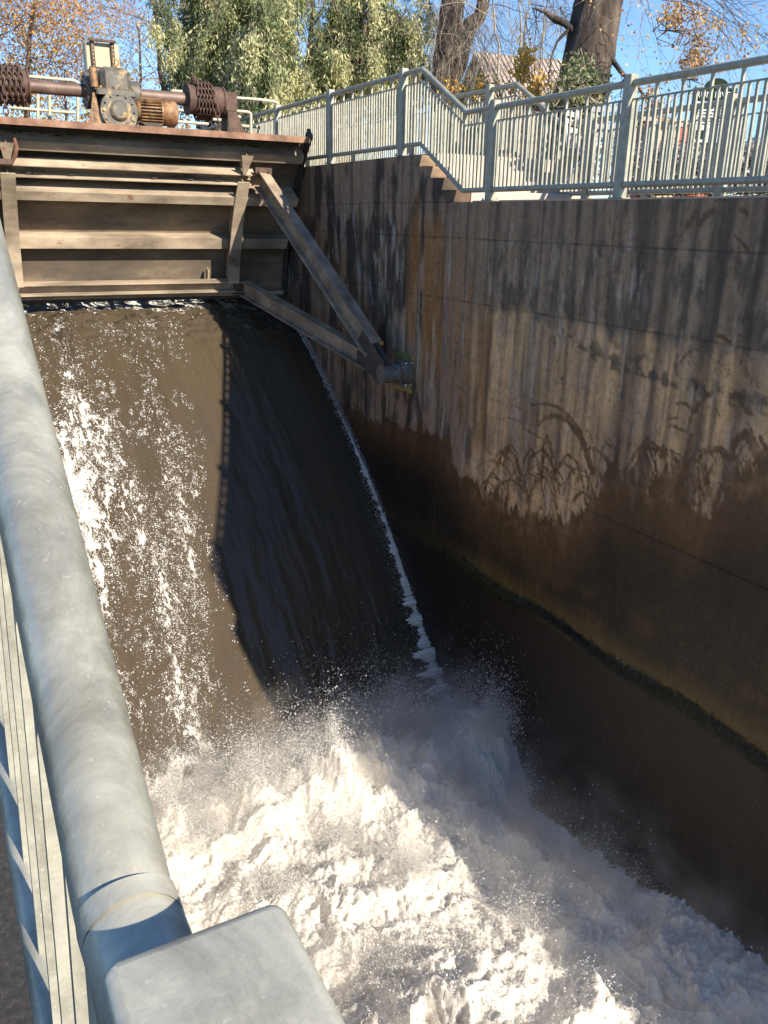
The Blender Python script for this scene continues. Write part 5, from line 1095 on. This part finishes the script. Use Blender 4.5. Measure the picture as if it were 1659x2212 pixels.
block('red_building', 'low red building with white trim right of the big railing post', 1400, 1560, 268, 420, 55, M['red_wall'], wins=[(.1, 1.0, 1.0, .9), (.55, 1.0, 1.0, .9), (.8, 1.0, 1.0, .9)])
block('red_building', 'taller narrow red building just right of the big railing post', 1392, 1424, 262, 420, 50, M['red_wall'])
block('tan_building', 'tan flat roofed building between the red buildings', 1424, 1470, 274, 420, 48, M['tan_wall'], wins=[(.3, 1.0, .8, .8)])
# river sign
sg = empty('river_sign', 'black framed sign with arched green top and small print behind the far railing', 'sign', at(1545, 330, 10.6)); sd = 10.6
SA = np.array(at(1540, 240, sd)); rs_ = rt3; k_ = sd / FPX
def SP(u, v, w_): return tuple(SA + rs_ * u * k_ + fw3 * v + upz * w_ * k_)
def sbox(u0, u1, v0, v1, w0, w1, nm, mm, par=sg): return MB().add([SP(u0, v0, w0), SP(u1, v0, w0), SP(u1, v1, w0), SP(u0, v1, w0), SP(u0, v0, w1), SP(u1, v0, w1), SP(u1, v1, w1), SP(u0, v1, w1)],
                       [(3, 2, 1, 0), (4, 5, 6, 7), (0, 1, 5, 4), (1, 2, 6, 5), (2, 3, 7, 6), (3, 0, 4, 7)]).build(nm, mm, par)
sbox(-42, 42, 0, .03, -62, 45, 'sign_board', M['sign_white'])
sbox(-42, 42, -.004, -.001, 19, 45, 'header_panel', M['sign_green'])
for a_, b_, c_, d_ in ((-46, -42.2, -66, 45), (42.2, 46, -66, 45), (-42, 42, -66, -62.2)): sbox(a_, b_, -.01, .04, c_, d_, 'frame', M['black_metal'])
ar = MB(); n_ = 16; vs = [SP(42 * .62 * cos(pi * i / n_) + 2, 0, 45 + 19 * sin(pi * i / n_)) for i in range(n_ + 1)] + [SP(42 * .62 * cos(pi * i / n_) + 2, .03, 45 + 19 * sin(pi * i / n_)) for i in range(n_ + 1)]
ar.add(vs, [tuple(range(n_ + 1)), tuple(range(2 * n_ + 1, n_, -1))] + [(i, i + 1, i + n_ + 2, i + n_ + 1) for i in range(n_)]); ar.build('arched_top', M['sign_green'], sg)
for u in (-38, 38): sbox(u - 3, u + 3, .045, .09, -190, 40, 'sign_post', M['black_metal'])
dg = bpy.context.evaluated_depsgraph_get
cu = bpy.data.curves.new('lettering', 'FONT'); cu.body = 'RUM RIVER'; cu.size = 17 * k_; cu.align_x = 'CENTER'; cu.extrude = .001
to = bpy.data.objects.new('lettering_curve', cu); COL.objects.link(to); me = bpy.data.meshes.new_from_object(to.evaluated_get(dg())); bpy.data.objects.remove(to)
me.materials.clear(); me.materials.append(M['sign_white']); lo = bpy.data.objects.new('lettering', me)
mm = Matrix((Vector(rs_), Vector(upz), -Vector(fw3))).transposed().to_4x4(); mm.translation = Vector(SP(0, -.008, 26)); put(lo, sg); lo.matrix_basis = mm
for r_i, wd in enumerate((30, 34, 28, 33, 30, 35, 24)):
    u = -36
    while u < wd:
        w1_ = rng.uniform(4, 12); sbox(u, min(u + w1_, wd + 2), -.004, -.001, 10 - r_i * 6.2, 12.6 - r_i * 6.2, 'print_word', M['ink']); u += w1_ + 2.2
sbox(-36, -10, -.004, -.001, -56, -38, 'print_picture', M['sign_green'])
# patio chairs and bin glimpsed through the balusters
def chair(x, y, d, label, rz):
    t_ = empty('patio_chair', label, 'chair', (0, 0, 0), 'white patio chairs beyond the railings'); w_ = .22
    for sx in (-1, 1):
        MB().bar((sx * w_, -w_, 0), (sx * w_ * .95, w_ * .9, .62), .025, .02).build('leg', M['white_metal'], t_); MB().bar((sx * w_, w_, 0), (sx * w_, -w_, .62), .025, .02).build('leg', M['white_metal'], t_)
        MB().bar((sx * w_, w_, .45), (sx * w_, w_ * 1.3, .95), .025, .02).build('back_post', M['white_metal'], t_)
    MB().box(-w_, w_, -w_, w_, .45, .47).build('seat', M['white_metal'], t_)
    for k in range(4): MB().box(-w_ + .01, w_ - .01, w_ * 1.12 + .02 * k, w_ * 1.12 + .02 * k + .012, .56 + .1 * k, .62 + .1 * k).build('back_slat', M['white_metal'], t_)
    p = at(x, y, d); t_.location = (float(p[0]), float(p[1]), float(p[2])); t_.rotation_euler = (0, 0, rz)
chair(1265, 400, 11.2, 'white metal patio chair seen through the balusters left of the rear railing post', .5)
chair(1312, 396, 11.4, 'white metal patio chair seen through the balusters right of the rear railing post', 2.2)
bn = empty('litter_bin', 'dark green litter bin seen through the stair railing', 'bin', at(1045, 405, 13)); p = at(1047, 330, 13.2)
MB().tube([(p[0], p[1], p[2] - .55), (p[0], p[1], p[2] + .28)], [.24, .27], 20).build('bin_body', M['green_plastic'], bn); MB().cyl((p[0], p[1], p[2] + .285), (p[0], p[1], p[2] + .34), .29, 20).build('bin_lid', M['green_plastic'], bn)
